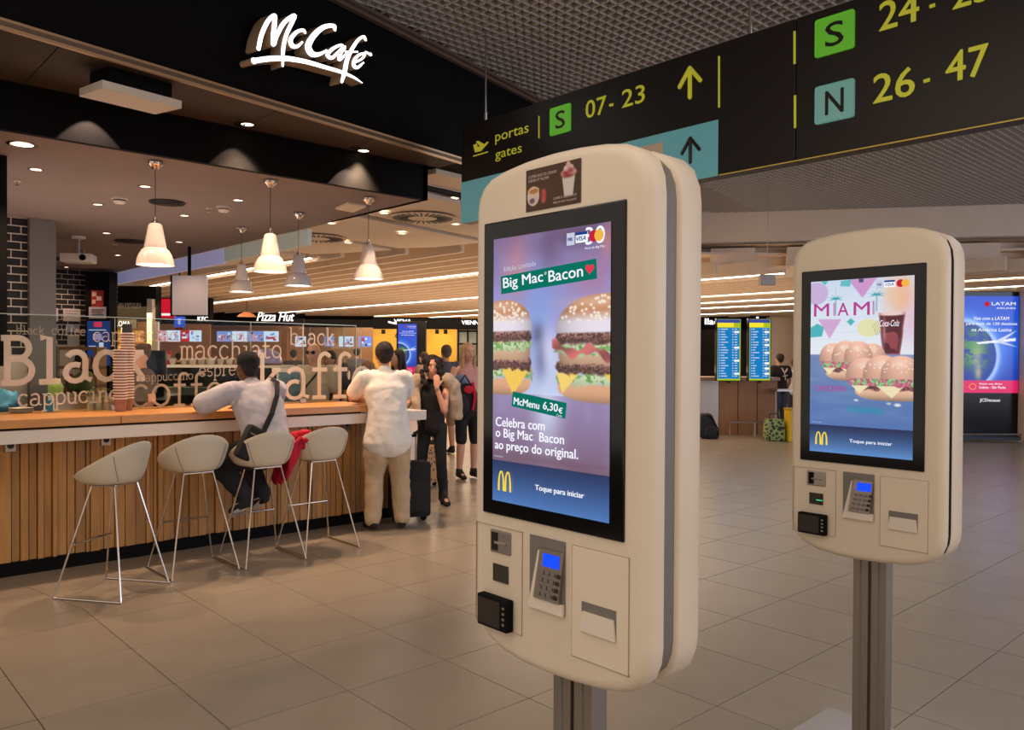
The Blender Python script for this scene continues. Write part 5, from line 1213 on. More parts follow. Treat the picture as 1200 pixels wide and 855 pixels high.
# advertising totems
def totem(x0, y0, x1, y1, D, lab, xb0, xb1, yb, full=True):
    a, b = at(x0, y1, D), at(x1, y0, D); r = Vector((_sy, -_cy, 0)); W = (b-a).dot(r); Hh = b.z-a.z
    t = empty('advertising_totem', (a.x, a.y, 0), CAMROT, lab, 'totem'); z0 = a.z
    L = (at(xb0, 400, D)-a).dot(r); R_ = (at(xb1, 400, D)-a).dot(r); top = at(x0, yb, D).z
    MB().box((L, .02, .03), (R_, .3, top), .01).build('casing', m_black2, t)
    p = Pic(W, Hh, (30, 60, 160), 90); U, V = p.U, p.V; S = Hh/W
    p.grad(0, S*.5, (20, 70, 200), (24, 90, 214)); p.grad(S*.5, S, (24, 90, 214), (14, 40, 150))
    cx, cy, Rr = .02, S*.62, .62
    d = ((U-cx)**2+(V-cy)**2)**.5
    p.mix(np.exp(-((d-Rr)/.045)**2)*(V < cy+.55), (250, 250, 255)); p.mix(np.exp(-((d-Rr)/.16)**2)*.6, (110, 160, 250)); p.mix(p.soft(d-Rr+.03, .02), (14, 50, 150))
    n = .6*p.nz(9, 16, 3)+.25*p.nz(22, 40, 8)+.15*p.nz(50, 90, 9); land = (n > .42)*(np.exp(-((U-.22)/.2)**4-((V-cy+.1)/.45)**4) > .35); p.mix(p.soft(-(n-.42)+.0, .12)*np.exp(-((U-.22)/.24)**4-((V-cy+.12)/.34)**4), (74, 140, 70)); p.mix(np.exp(-((U-.28)/.1)**2-((V-cy-.05)/.3)**2)*.6, (196, 190, 150)); p.mix(np.exp(-((U-.3)/.05)**2-((V-cy-.3)/.12)**2)*.8, (200, 180, 130))
    yp = cy-.30; p.tri([(.25, yp+.06), (.95, yp-.02), (.95, yp+.03), (.3, yp+.09)], (236, 238, 245)); p.tri([(.6, yp+.03), (.98, yp-.16), (.7, yp+.05)], (206, 214, 236)); p.tri([(.6, yp+.06), (.99, yp+.14), (.7, yp+.03)], (196, 206, 232))
    p.rect(-.1, S*.87, 1.1, S+.1, (222, 20, 96))
    sc_ = p.build('screen', picmat('totem_display', .85), t, (0, -.005, z0+Hh))
    text('LATAM', W*.42, W*.055, m_scrtxt, sc_, 'airline_name', (W*.52, -.004, -W*.16), .02); text('AIRLINES', W*.34, W*.03, m_scrtxt, sc_, 'airline_name', (W*.6, -.004, -W*.225), .01)
    MB().cyl((W*.44, -.003, -W*.14), (W*.44, 0, -W*.14), W*.045, n=18).build('airline_mark', m_crim, sc_)
    for k, (s_, w_) in enumerate((('Voe com a LATAM', .62), ('para mais de 120 destinos', .9), ('na América Latina', .7))): text(s_, W*w_, W*.06, m_scrtxt, sc_, 'slogan', (W*(.5-w_/2+.02), -.004, -W*(.42+.1*k)), .02, .15)
    text('Nosso voo direto', W*.4, W*.035, m_scrtxt, sc_, 'offer_text', (W*.32, -.004, -Hh*.915), .01); text('Lisboa - São Paulo', W*.46, W*.045, m_scrtxt, sc_, 'offer_text', (W*.32, -.004, -Hh*.955), .02)
    MB().tube([(W*.2+W*.06*math.cos(q), -.004, -Hh*.935+W*.05*math.sin(q)) for q in np.linspace(0, 6.2, 14)], W*.008, 5).build('offer_mark', emis('screen_orange', (240, 150, 90), .9), sc_)
    if full:
        text('JCDecaux', W*.36, W*.07, m_scrtxt, t, 'maker_plate', (W*.34, .012, z0-W*.17), .02)
        MB().tube([(L-.1, -.1, .16), (R_+.1, -.1, .16)], .02, 8).build('foot_rail', m_steel, t, True)
    return t
totem(1126, 347, 1194, 460, 15.6, 'tall blue airline advertising totem at the right edge behind the second kiosk', 1118, 1199, 341)
totem(466.5, 379.5, 488.5, 437, 27, 'small distant blue advertising totem seen above the woman', 464.5, 499, 376, False)
tag(fbox(MB(), 1201, 335, 1300, 512, 15.4, .3).build('wall_edge', m_beige), kind='structure')

# departures desk and flight boards
dk = empty('information_desk', at(870, 480, 16.7), CAMROT, 'brown wooden information desk under the two flight boards', 'desk'); dk.location.z = 0
MB().box((-.95, .0, .0), (.72, .8, 1.13)).build('body', m_wood, dk); MB().box((-1.0, -.06, 1.13), (.76, .86, 1.2), .01).build('top', mat('desk_top', (150, 124, 104), .4), dk)
MB().box((-.95, -.02, 0), (-.5, 0, 1.13)).build('grey_panel', m_steel, dk)
for x in (-.5, -.1, .3): MB().box((x, -.012, .02), (x+.008, 0, 1.12)).build('joint', m_dark, dk)
rl = empty('low_rail', dk.matrix_basis @ Vector((.15, -.35, 0)), CAMROT, 'low steel rail standing in front of the information desk', 'rail')
MB().tube([(-.5, 0, .02), (-.5, 0, .3), (.55, 0, .3), (.55, 0, .02)], .02, 8).build('frame', m_steel, rl, True); MB().tube([(0, 0, .02), (0, 0, .3)], .018, 8).build('leg', m_steel, rl, True)
m_fb, m_fy, m_fg, m_fh = emis('board_blue', (24, 120, 186), .95), emis('board_yellow', (236, 214, 50), 1.), emis('board_green', (176, 196, 40), .8), emis('board_header', (60, 76, 160), .8)
for k, (x0, x1, lab) in enumerate(((839, 869, 'left flight departures board with blue rows above the desk'), (876.5, 904, 'right flight departures board with blue rows above the desk'))):
    D = 15.9; t = F('flight_board', x0, 373, x1, 446, D, m_bezel, None, .12, 0, lab, 'flight board', 'flight boards over the desk')
    F('green_border', x0+1.5, 374, x1-1, 445.5, D-.005, m_fg, t, .004)
    F('header', x0+1.7, 374.3, x1-1.5, 378, D-.012, m_fh, t, .004); F('header', x0+1.7, 378, x1-9, 383, D-.012, m_fy, t, .004)
    sc_ = F('rows', x0+2, 384, x1-2.2, 443.5, D-.012, m_fb, t, .004); r_ = random.Random(k)
    for i in range(19):
        y = 385+3.05*i
        for (a, b) in ((.05, .1), (.14, .2+.3*r_.random()), (.66, .73), (.78, .9)):
            W = x1-x0-5; o = F('row_text', x0+2.5+W*a, y, x0+2.5+W*b, y+1.1, D-.02, m_soft, None, .002); o.parent = sc_
        if r_.random() < .3: o = F('row_status', x0+2.5+(x1-x0-5)*.76, y-.3, x0+2.5+(x1-x0-5)*.99, y+2, D-.024, m_scrtxt, None, .002); o.parent = sc_
    F('stand', (x0+x1)/2-2, 445, (x0+x1)/2+2, 449, D+.02, m_dark, t, .08)
fabric0 = mat('rucksack_cloth', (38, 38, 46), .9, noise=.2, nscale=12)
# bags by the desk
pb = MB().box((-.2, -.14, 0), (.2, .14, .42), .04)
for v in pb.bm.verts: v.co.x *= 1-.2*(v.co.z/.42); v.co += Vector((.01, .01, 0))*mnoise.noise(v.co*9)
pm = mat('patterned_cloth', (84, 100, 60), .7)
nt = pm.node_tree; vo = nt.nodes.new('ShaderNodeTexVoronoi'); vo.inputs['Scale'].default_value = 16; tc = nt.nodes.new('ShaderNodeTexCoord'); cr_ = nt.nodes.new('ShaderNodeValToRGB')
cr_.color_ramp.elements[0].position = .42; cr_.color_ramp.elements[0].color = (*lin((40, 50, 36)), 1); cr_.color_ramp.elements[1].position = .5; cr_.color_ramp.elements[1].color = (*lin((150, 166, 100)), 1)
nt.links.new(tc.outputs['Object'], vo.inputs[0]); nt.links.new(vo.outputs['Distance'], cr_.inputs[0]); nt.links.new(cr_.outputs[0], nt.nodes['Principled BSDF'].inputs['Base Color'])
q = onz(907, 516, 0); b_ = empty('patterned_bag', q, CAMROT, 'green patterned shopping bag on the floor by the desk', 'bag'); pb.build('body', pm, b_, True)
MB().tube([(-.1, 0, .4), (-.08, 0, .52), (.08, 0, .52), (.1, 0, .4)], .012, 6).build('handle', m_dark, b_, True)
q = onz(922, 517, 0); q = onz(928, 517, 0); t = empty('yellow_box', q, CAMROT, 'yellow crate standing beside the patterned bag', 'crate'); MB().box((-.09, -.1, 0), (.16, .2, .6), .01).build('body', mat('yellow_plastic', (226, 186, 30), .5), t); MB().box((-.1, -.11, .6), (.17, .21, .64), .008).build('lid', mat('yellow_lid', (190, 150, 26), .5), t)
q = onz(921, 511.5, 0); t = empty('bar_table', q, CAMROT, 'pale high table frame behind the yellow crate', 'table'); MB().box((-.25, -.2, .93), (.3, .3, .97)).build('top', m_steel, t)
for x in (-.22, .26): MB().cyl((x, 0, 0), (x, 0, .93), .02, n=8).build('leg', m_steel, t)
q = onz(832, 513.5, 0); rk_ = empty('rucksack', q, CAMROT, 'dark rucksack slumped on the floor left of the desk', 'bag')
m = MB().box((-.2, -.12, 0), (.17, .14, .5), .07); 
for v in m.bm.verts: v.co.x = v.co.x*(1.1-.5*(v.co.z/.5)**1.5)-.08*(v.co.z/.5); v.co += Vector((.02, .02, .01))*mnoise.noise(v.co*8)
m.build('body', fabric0, rk_, True); MB().box((-.13, -.17, .06), (.1, -.1, .26), .03).build('pocket', fabric0, rk_, True); MB().tube([(-.1, -.1, .48), (.02, -.16, .4), (.12, -.14, .2), (.14, -.12, .05)], .012, 6).build('strap', m_black, rk_, True)
# ---------------------------------------------------------------- people
_mats = {}
def cm_(kind, col, **k):
    key = (kind, col)
    if key not in _mats: _mats[key] = mat(kind, col, **k)
    return _mats[key]
def skin(c=(206, 152, 122)): return cm_('skin', c, rough=.5, noise=.05, nscale=30)
def fabric(c): return cm_('fabric', c, rough=.9, noise=.08, nscale=14, bump=.10, bscale=45)
def remesh(o, vox, sm=2, disp=0., dsc=.1, seed=0):
    m = o.modifiers.new('fuse', 'REMESH'); m.mode = 'VOXEL'; m.voxel_size = vox; m.use_smooth_shade = True
    if sm: q = o.modifiers.new('soft', 'SMOOTH'); q.factor = .5; q.iterations = sm
    if disp:
        t = bpy.data.textures.new('folds', 'CLOUDS'); t.noise_scale = dsc; t.noise_depth = 2
        d = o.modifiers.new('folds', 'DISPLACE'); d.texture = t; d.strength = disp; d.mid_level = .5; d.texture_coords = 'LOCAL'
    return o
def figure(name, lab, loc, rz, h=1.72, J=None, sk=(206, 152, 122), top=(180, 176, 178), topk='tee', bottom=(60, 60, 66), shoe=(30, 28, 28), hair=(30, 22, 18), hairk='short', look=(0, 0), lean=0, build=1., vox=.013, loose=.014, hemz=None, belly=0., sleeves=.55, legk='trousers', fine=False, folds=.01, flare=0., handpose=None, hidden_legs=False):
    """a person facing +y in its own frame"""
    s = h/1.72; t = empty(name, loc, rz, lab, 'person'); S = lambda *p: Vector(p)*s
    D = dict(pel=S(0, 0, .93), wai=S(0, .0, 1.08), che=S(0, -.005, 1.26), upc=S(0, -.01, 1.38), nec=S(0, .0, 1.46), hed=S(0, .02, 1.60),
             sL=S(-.185*build, -.01, 1.40), sR=S(.185*build, -.01, 1.40), eL=S(-.235*build, -.03, 1.13), eR=S(.235*build, -.03, 1.13), wL=S(-.24, .07, .90), wR=S(.24, .07, .90),
             hL=S(-.085, 0, .90), hR=S(.085, 0, .90), kL=S(-.095, .02, .49), kR=S(.095, .02, .49), aL=S(-.10, -.02, .09), aR=S(.10, -.02, .09), tL=S(-.115, .14, .035), tR=S(.115, .14, .035))
    for k, v in (J or {}).items(): D[k] = Vector(v)
    ax = (D['sR']-D['sL']).normalized(); hx = (D['hR']-D['hL']).normalized(); b = build
    # --- body, one continuous skin
    m = MB()
    m.loft([D['pel']-Vector((0, 0, .03)), D['pel'].lerp(D['wai'], .5), D['wai'], D['che'], D['upc'], D['upc'].lerp(D['nec'], .6)], [(.15*b*s, .10*s), (.145*b*s, .10*s), (.13*b*s, .09*s+belly), (.155*b*s, .105*s), (.128*b*s, .082*s), (.068*s, .058*s)], ax)
    m.loft([D['upc'].lerp(D['nec'], .4), D['nec'], D['hed']-S(0, 0, .05)], [.055*s, .05*s, .05*s], ax, 12)
    for q in 'LR':
        m.loft([D['s'+q]+(D['upc']-D['s'+q])*.25, D['s'+q], D['s'+q].lerp(D['e'+q], .5), D['e'+q]], [.055*s*b, .056*s*b, .048*s*b, .039*s], ax, 10)
        m.loft([D['e'+q], D['e'+q].lerp(D['w'+q], .35), D['w'+q]], [.039*s, .042*s*b, .026*s], ax, 10)
        # hand: palm, four fingers of different length, thumb
        dr = (D['w'+q]-D['e'+q]).normalized(); hp = (handpose or {}).get(q); 
        if hp: dr = Vector(hp).normalized()
        sd = dr.cross(Vector((0, 0, 1))); sd = sd.normalized() if sd.length > .1 else Vector((1, 0, 0)); up = sd.cross(dr)
        w0 = D['w'+q]; pc_ = w0+dr*.05*s; m.loft([w0, w0+dr*.03*s, w0+dr*.085*s], [(.026*s, .02*s), (.038*s, .018*s), (.042*s, .014*s)], sd, 10)
        for f_, (o_, ln) in enumerate(((-.031, .066), (-.010, .078), (.011, .074), (.031, .058))):
            p0 = w0+dr*.08*s+sd*o_*s; p1 = p0+dr*ln*.5*s-up*.004*s; p2 = p0+dr*ln*s-up*.022*s; m.loft([p0, p1, p2], [.0088*s, .0082*s, .007*s], sd, 8)
        sg = 1 if q == 'L' else -1; p0 = w0+dr*.03*s+sd*.03*sg*s; m.loft([p0, p0+dr*.03*s+sd*.028*sg*s, p0+dr*.058*s+sd*.034*sg*s], [.012*s, .011*s, .009*s], sd, 8)
        if not hidden_legs:
            m.loft([D['h'+q], D['h'+q].lerp(D['k'+q], .5), D['k'+q]], [.088*s*b, .072*s*b, .054*s], hx, 12)
            m.loft([D['k'+q], D['k'+q].lerp(D['a'+q], .3), D['a'+q]], [.054*s, .056*s, .036*s], hx, 12)
            m.loft([D['a'+q]-S(0, 0, .02), D['a'+q].lerp(D['t'+q], .6), D['t'+q]], [.036*s, .036*s, .032*s], hx, 10)
    # head with face
    hd = D['hed']; R = Matrix.Rotation(look[0], 3, 'Z') @ Matrix.Rotation(look[1], 3, 'X')
    def H(x, y, z): return hd+R @ (Vector((x, y, z))*s)
    R4 = R
    m.ball(H(0, -.01, .02), (.073*s, .092*s, .098*s), R4, 18, 12); m.ball(H(0, .022, -.045), (.056*s, .066*s, .068*s), R4, 14, 10); m.ball(H(0, .055, -.088), (.026*s, .02*s, .02*s), R4)
    m.loft([H(0, .078, .018), H(0, .098, -.012), H(0, .103, -.028)], [.009*s, .012*s, .014*s], ax, 8); m.ball(H(0, .084, .03), (.05*s, .014*s, .012*s), R4)
    for sg in (-1, 1):
        m.ball(H(.074*sg, -.005, -.008), (.011*s, .020*s, .032*s), R4); m.ball(H(.04*sg, .056, -.02), (.022*s, .02*s, .02*s), R4)
    m.loft([H(-.022, .083, -.058), H(0, .088, -.056), H(.022, .083, -.058)], [.007*s]*3, (0, 0, 1), 8)
    body = m.build('body', skin(sk), t, True); remesh(body, vox if not fine else .009, 2)
    for sg in (-1, 1):
        MB().ball(H(.03*sg, .079, .006), (.013*s, .009*s, .0075*s), R4, 10, 8).build('eye', cm_('eye_white', (220, 212, 205), rough=.2), t, True); MB().ball(H(.03*sg, .0865, .006), (.006*s, .004*s, .006*s), R4, 8, 6).build('pupil', cm_('iris', (34, 22, 16), rough=.1), t, True)
        MB().loft([H(.046*sg, .078, .026), H(.03*sg, .087, .031), H(.014*sg, .088, .027)], [.0035*s]*3, ax, 6).build('eyebrow', fabric(tuple(min(255, c+10) for c in (hair if hairk != 'bald' else (70, 50, 40)))), t, True)
    MB().loft([H(-.02, .089, -.058), H(0, .095, -.057), H(.02, .089, -.058)], [.0042*s]*3, (0, 0, 1), 8).build('lips', cm_('lips', (168, 92, 84), rough=.4), t, True)
    # --- hair
    if hairk != 'bald':
        m = MB()
        if hairk in ('short', 'fade'):
            gro = .012 if hairk == 'short' else .006
            m.ball(H(0, -.026, .04), ((.074+gro)*s, (.088+gro)*s, (.086+gro)*s), R4, 18, 12); m.ball(H(0, -.055, -.005), (.068*s, .052*s, .07*s), R4)
            o = m.build('hair', cm_('hair', hair, rough=.75, bump=.6, bscale=70, noise=.25, nscale=40), t, True); remesh(o, .01, 1, .010, .03)
        elif hairk == 'curly':
            m.ball(H(0, -.03, .04), (.105*s, .10*s, .10*s), R4); r_ = random.Random(5)
            for k in range(60):
                a = r_.uniform(-2.6, 2.6); z = r_.uniform(-.20, .09); rr = .085+.04*min(1, (.1-z)/.2); m.ball(H(math.sin(a)*rr*1.05, -math.cos(a)*rr*.9-.012, z), .034*s, None, 8, 6)
            o = m.build('hair', cm_('hair', hair, rough=.7, bump=.8, bscale=60, noise=.3, nscale=30), t, True); remesh(o, .011, 1, .016, .03)
        elif hairk == 'long':
            m.ball(H(0, -.025, .035), (.088*s, .098*s, .095*s), R4); m.loft([H(0, -.05, .02), H(0, -.075, -.10), H(.01, -.08, -.24)], [(.085*s, .05*s), (.095*s, .045*s), (.07*s, .03*s)], ax)
            for sg in (-1, 1): m.loft([H(.065*sg, .0, .05), H(.082*sg, .01, -.06), H(.08*sg, .02, -.2)], [.028*s, .03*s, .022*s], ax, 8)
            o = m.build('hair', cm_('hair', hair, rough=.55, bump=.6, bscale=50, noise=.25, nscale=20), t, True); remesh(o, .011, 1, .008, .03)
        elif hairk == 'cap':
            m.ball(H(0, -.012, .045), (.082*s, .098*s, .085*s), R4); m.loft([H(0, .05, .055), H(0, .14, .045)], [(.06*s, .012*s), (.045*s, .008*s)], ax)
            o = m.build('cap', fabric(hair), t, True); remesh(o, .011, 1)
        elif hairk == 'bun':
            m.ball(H(0, -.026, .035), (.082*s, .096*s, .092*s), R4); m.ball(H(0, -.1, .07), .04*s)
            o = m.build('hair', cm_('hair', hair, rough=.7, bump=.6, bscale=60), t, True); remesh(o, .01, 1, .006, .03)
    # --- clothes
    if topk:
        m = MB(); L = loose
        hz = hemz if hemz is not None else D['pel'].z-.04
        hem = Vector((D['pel'].x, D['pel'].y, hz)); 
        P_ = [hem, D['pel'].lerp(D['wai'], .4), D['wai'], D['che'], D['upc'], D['upc'].lerp(D['nec'], .55)]
        if hemz is not None and hemz > D['pel'].z+.03: P_.pop(1)
        Rr = [(.165*b*s+L+flare, .115*s+L+belly*.6+flare), (.155*b*s+L, .11*s+L+belly), (.145*b*s+L, .10*s+L+belly), (.165*b*s+L, .115*s+L), (.138*b*s+L*.6, .094*s+L*.6), (.076*s, .068*s)]
        if len(P_) == 5: Rr.pop(1)
        m.loft(P_, Rr, ax, 18)
        if topk != 'tank':
            for q in 'LR':
                m.ball(D['s'+q]+(D['upc']-D['s'+q])*.14, .072*s*b)
                e = D['s'+q].lerp(D['e'+q], min(1, sleeves/.55*.62)) if sleeves < .9 else D['e'+q]
                m.loft([D['s'+q]+(D['upc']-D['s'+q])*.45, D['s'+q], D['s'+q].lerp(e, .5), e], [.074*s*b, .073*s*b, .066*s*b+L*.6, .058*s*b+L], ax, 12)
                if sleeves >= .9: m.loft([D['e'+q], D['e'+q].lerp(D['w'+q], .5), D['e'+q].lerp(D['w'+q], .92)], [.056*s+L*.5, .05*s, .038*s], ax, 10)
        o = m.build('shirt' if topk != 'tank' else 'tank_top', fabric(top), t, True); remesh(o, vox, 3, folds, .11)
    if topk == 'polo':
        m = MB(); n0 = D['upc'].lerp(D['nec'], .55)
        m.loft([n0, n0.lerp(D['nec'], .75)], [(.071*s, .066*s), (.062*s, .058*s)], ax, 14); remesh(m.build('collar', fabric(tuple(min(255, c+8) for c in top)), t, True), .009, 1)
    if not hidden_legs:
        m = MB(); L = loose if legk != 'tight' else .004
        P0 = D['pel']; m.loft([P0+Vector((0, 0, .10*s)), P0, P0-Vector((0, 0, .06*s))], [(.142*b*s+L*.4, .102*s+L*.4), (.158*b*s+L*.5, .112*s+L*.5), (.15*b*s, .10*s)], hx, 16)
        for q in 'LR':
            kn, an = D['k'+q], D['a'+q]; fl = 1.35 if legk == 'baggy' else (1. if legk == 'trousers' else .55)
            en = kn.lerp(an, .12) if legk == 'shorts' else kn.lerp(an, .98)
            m.loft([D['h'+q], D['h'+q].lerp(kn, .5), kn], [.10*s*b+L*.5, .084*s*b+L*fl, .064*s+L*fl], hx, 14)
            m.loft([kn, kn.lerp(en, .5), en], [.064*s+L*fl, .060*s+L*fl, (.043*s+L*1.2*fl)], hx, 14)
        o = m.build('shorts' if legk == 'shorts' else 'trousers', fabric(bottom), t, True); remesh(o, vox, 3, folds*1.3, .09)
        for q in 'LR':
            m = MB(); a_, t_ = D['a'+q], D['t'+q]; f_ = (t_-a_); fl_ = f_.normalized(); heel = a_-Vector((fl_.x, fl_.y, 0))*.035*s-S(0, 0, .035)
            m.loft([heel, a_.lerp(t_, .45)-S(0, 0, .012), t_+fl_*.02*s], [(.04*s, .042*s), (.047*s, .040*s), (.043*s, .028*s)], hx, 12)
            m.loft([a_-S(0, 0, .03), a_+S(0, 0, .02)], [.046*s, .046*s], hx, 10); m.loft([a_, a_.lerp(t_, .55)], [.047*s, .044*s], hx, 10)
            sh_ = remesh(m.build('shoe', fabric(shoe), t, True), .01, 1)
    return t, D, H

# 1. man seated on the third stool, seen from behind, leaning on the bar
LX, LY = 2.90, 6.04
S1, D1, H1 = figure('person', 'man in grey T-shirt and black cap seated on a stool, leaning on the bar', (LX, LY, 0), .12, 1.76,
    dict(pel=(0, .0, .86), wai=(0, .04, 1.02), che=(0, .12, 1.19), upc=(.0, .19, 1.32), nec=(0, .235, 1.40), hed=(-.015, .275, 1.50),
         sL=(-.20, .19, 1.31), sR=(.20, .17, 1.32), eL=(-.40, .33, 1.20), eR=(.27, .36, 1.19), wL=(-.26, .50, 1.175), wR=(.12, .50, 1.175), hL=(-.09, .02, .84), hR=(.09, .02, .84),
         kL=(-.24, .33, .74), kR=(.06, .40, .72), aL=(-.10, .13, .47), aR=(.085, .19, .47), tL=(-.17, .20, .37), tR=(.08, .30, .37)),
    sk=(92, 62, 48), top=(178, 172, 178), hair=(20, 18, 20), hairk='fade', bottom=(34, 34, 40), shoe=(34, 32, 34), build=1.16, belly=.03, loose=.02, hemz=.84, fine=True, folds=.022, sleeves=.75)
m = MB().ball(H1(0, -.022, .052), (.088, .102, .088)); o = m.build('knit_cap', cm_('cap_black', (22, 20, 22), rough=.95, bump=.5, bscale=80), S1, True); remesh(o, .01, 1)
for q in 'LR':                                            # pale soles and stripes on the shoes
    a_, t_ = D1['a'+q], D1['t'+q]; f_ = (t_-a_).normalized(); s_ = Vector((1, 0, 0)); pts = []
    o = MB().loft([a_-Vector((0, 0, .062))-f_*.04, a_.lerp(t_, .5)-Vector((0, 0, .05)), t_+f_*.03-Vector((0, 0, .025))], [(.04, .012), (.046, .012), (.038, .010)], s_, 12).build('sole', cm_('sole_white', (206, 198, 186), rough=.7), S1, True)
    for sg in (-1, 1): MB().tube([a_+Vector((.045*sg, -.01, -.03)), a_.lerp(t_, .45)+Vector((.05*sg, 0, -.005)), t_+Vector((.03*sg, -.02, .01))], .006, 6).build('side_stripe', _mats[('sole_white', (206, 198, 186))], S1, True)
M1 = Matrix.Translation((LX, LY, 0)) @ Matrix.Rotation(.12, 4, 'Z')
# cross-body bag
bag = empty('shoulder_bag', (LX, LY, 0), .12, 'black cross-body bag worn on the back of the seated man', 'bag')
m = MB(); m.tube([(.16, .20, 1.415), (.13, .10, 1.39), (.06, -.03, 1.27), (-.03, -.095, 1.12), (-.13, -.10, .99)], .011, 8)
for v in m.bm.verts: pass
P_ = [Vector(p) for p in ((.165, .21, 1.42), (.145, .085, 1.39), (.075, -.02, 1.28), (-.015, -.085, 1.14), (-.12, -.125, 1.0))]
m.bm.free(); m = MB()
for a, b in zip(P_, P_[1:]):
    d = (b-a).normalized(); n = d.cross(Vector((0, -1, .35))).normalized()*.021; z = Vector((0, -.006, .002)); m.prism([a-n, a+n, b+n, b-n], z)
m.build('strap', fabric((26, 24, 26)), bag)
m = MB().box((-.10, -.045, -.15), (.10, .045, .12), .03); mt = Matrix.Translation((-.19, -.10, .93)) @ Matrix.Rotation(.5, 4, 'Y'); bmesh.ops.transform(m.bm, matrix=mt, verts=m.bm.verts); m.build('pouch', fabric((30, 28, 30)), bag, True)
m = MB().tube([mt @ Vector((-.08, -.048, .05)), mt @ Vector((.08, -.048, .05))], .004, 6).build('zip', m_steel, bag, True)
# red garment over the fourth stool
m = MB(); N = 26; G_ = [[None]*N for _ in range(N)]
for i in range(N):
    for j in range(N):
        u, v = i/(N-1)-.5, j/(N-1)-.5; x = -.16+.34*u; y = .02+.34*v; r_ = math.hypot(x/.25, y/.25)
        z = .80+.19*max(0, -y/.25)**1.5+.02+.018*math.sin(u*19+v*5)+.016*math.sin(v*23-u*8)
        if x < -.22: z -= (-.22-x)*2.2; 
        if y < -.12: z = max(z, .93+.02*math.sin(u*22))
        G_[i][j] = m.bm.verts.new((x, y, z))
for i in range(N-1):
    for j in range(N-1): m.bm.faces.new((G_[i][j], G_[i+1][j], G_[i+1][j+1], G_[i][j+1]))
o = m.build('red_garment', fabric((196, 24, 52)), None, True, 80, loc=(3.36, 6.06, 0)); sd_ = o.modifiers.new('cloth', 'SOLIDIFY'); sd_.thickness = .02
tag(o, 'crumpled red garment lying over the rightmost bar stool', 'garment')
m = MB().ball((0, 0, 0), (.06, .05, .10), u=16, v=12).ball((.05, .0, .09), (.07, .05, .06)).ball((.13, -.02, .13), (.07, .045, .035))
o = m.build('fold', fabric((196, 24, 52)), bpy.data.objects['red_garment'], True, loc=(-.27, .0, .83)); remesh(o, .01, 2, .03, .06)

# 2. man standing at the bar end
S2, D2, H2 = figure('person', 'man with short dark hair in white polo and khaki trousers standing at the bar', (4.20, 6.28, 0), -.42, 1.75,
    dict(pel=(.0, .0, .96), wai=(0, .02, 1.11), che=(-.01, .07, 1.28), upc=(-.01, .11, 1.40), nec=(-.01, .14, 1.48), hed=(-.01, .17, 1.60),
         sL=(-.205, .10, 1.395), sR=(.19, .10, 1.39), eL=(-.30, .22, 1.20), eR=(.21, .27, 1.2), wL=(-.10, .40, 1.19), wR=(.10, .44, 1.19),
         aL=(-.14, -.03, .09), aR=(.13, -.03, .09), kL=(-.12, .03, .50), kR=(.12, .03, .50), tL=(-.17, .12, .035), tR=(.17, .11, .035)),
    sk=(206, 146, 112), top=(232, 224, 214), topk='polo', bottom=(186, 160, 128), hair=(38, 26, 20), shoe=(30, 24, 22), build=1.1, belly=.01, loose=.02, hemz=.80, legk='baggy', fine=True, folds=.02, sleeves=.62, flare=.03)
# 3. woman with curly hair, hand before her mouth
S3, D3, H3 = figure('person', 'woman with curly dark hair in black top and trousers, hand at her mouth', (5.27, 7.02, 0), 2.42, 1.60,
    dict(eL=(-.14, .20, 1.02), wL=(-.06, .22, 1.27), eR=(.27, .05, 1.07), wR=(.33, .28, 1.09), tR=(.13, .13, .035), aL=(-.12, .02, .10), tL=(-.17, .15, .035), aR=(.14, -.10, .10), kR=(.12, -.0, .47), kL=(-.1, .06, .47), hed=(.0, .03, 1.49)),
    sk=(222, 162, 130), top=(24, 22, 24), topk='tank', bottom=(24, 24, 28), hair=(30, 20, 18), hairk='curly', build=.86, loose=.006, legk='tight', shoe=(26, 22, 22), fine=True, folds=.006, look=(.15, 0), handpose={'L': (.02, -.10, 1)})
for q in 'LR':
    a_ = D3['a'+q]; remesh(MB().loft([a_+Vector((0, 0, -.035)), a_+Vector((0, 0, .05)), a_+Vector((0, -.0, .15))], [.054, .052, .056], (1, 0, 0), 12).build('boot_shaft', cm_('boot_leather', (30, 24, 24), rough=.35), S3, True), .009, 1, .008, .04)
    MB().box(a_+Vector((-.03, -.07, -.1)), a_+Vector((.03, -.01, -.05)), .004).build('heel', m_black, S3)
m = MB()                                                  # cardigan over the shoulders
m.loft([(-.16, .06, 1.36), (-.22, .02, 1.28), (-.245, .0, 1.08), (-.25, -.01, .94)], [(.07, .07), (.085, .08), (.085, .07), (.075, .04)], (1, 0, 0), 12).loft([(.16, .05, 1.36), (.21, .04, 1.26), (.16, .11, 1.06), (.13, .13, .93)], [(.06, .06), (.07, .05), (.05, .03), (.04, .02)], (1, 0, 0), 12).loft([(-.19, -.01, 1.33), (0, -.08, 1.34), (.19, -.01, 1.33)], [(.06, .07)]*3, (0, 0, 1), 12).loft([(0, -.09, 1.33), (0, -.11, 1.0)], [(.17, .03), (.2, .03)], (1, 0, 0), 12)
o = m.build('cardigan', fabric((196, 172, 146)), S3, True); remesh(o, .012, 2, .03, .09)
w0 = D3['wL']; MB().lathe([(.028, -.008), (.031, 0), (.028, .008)], tuple(w0-Vector((0, 0, .015))), 20).build('watch', m_steel, S3, True)
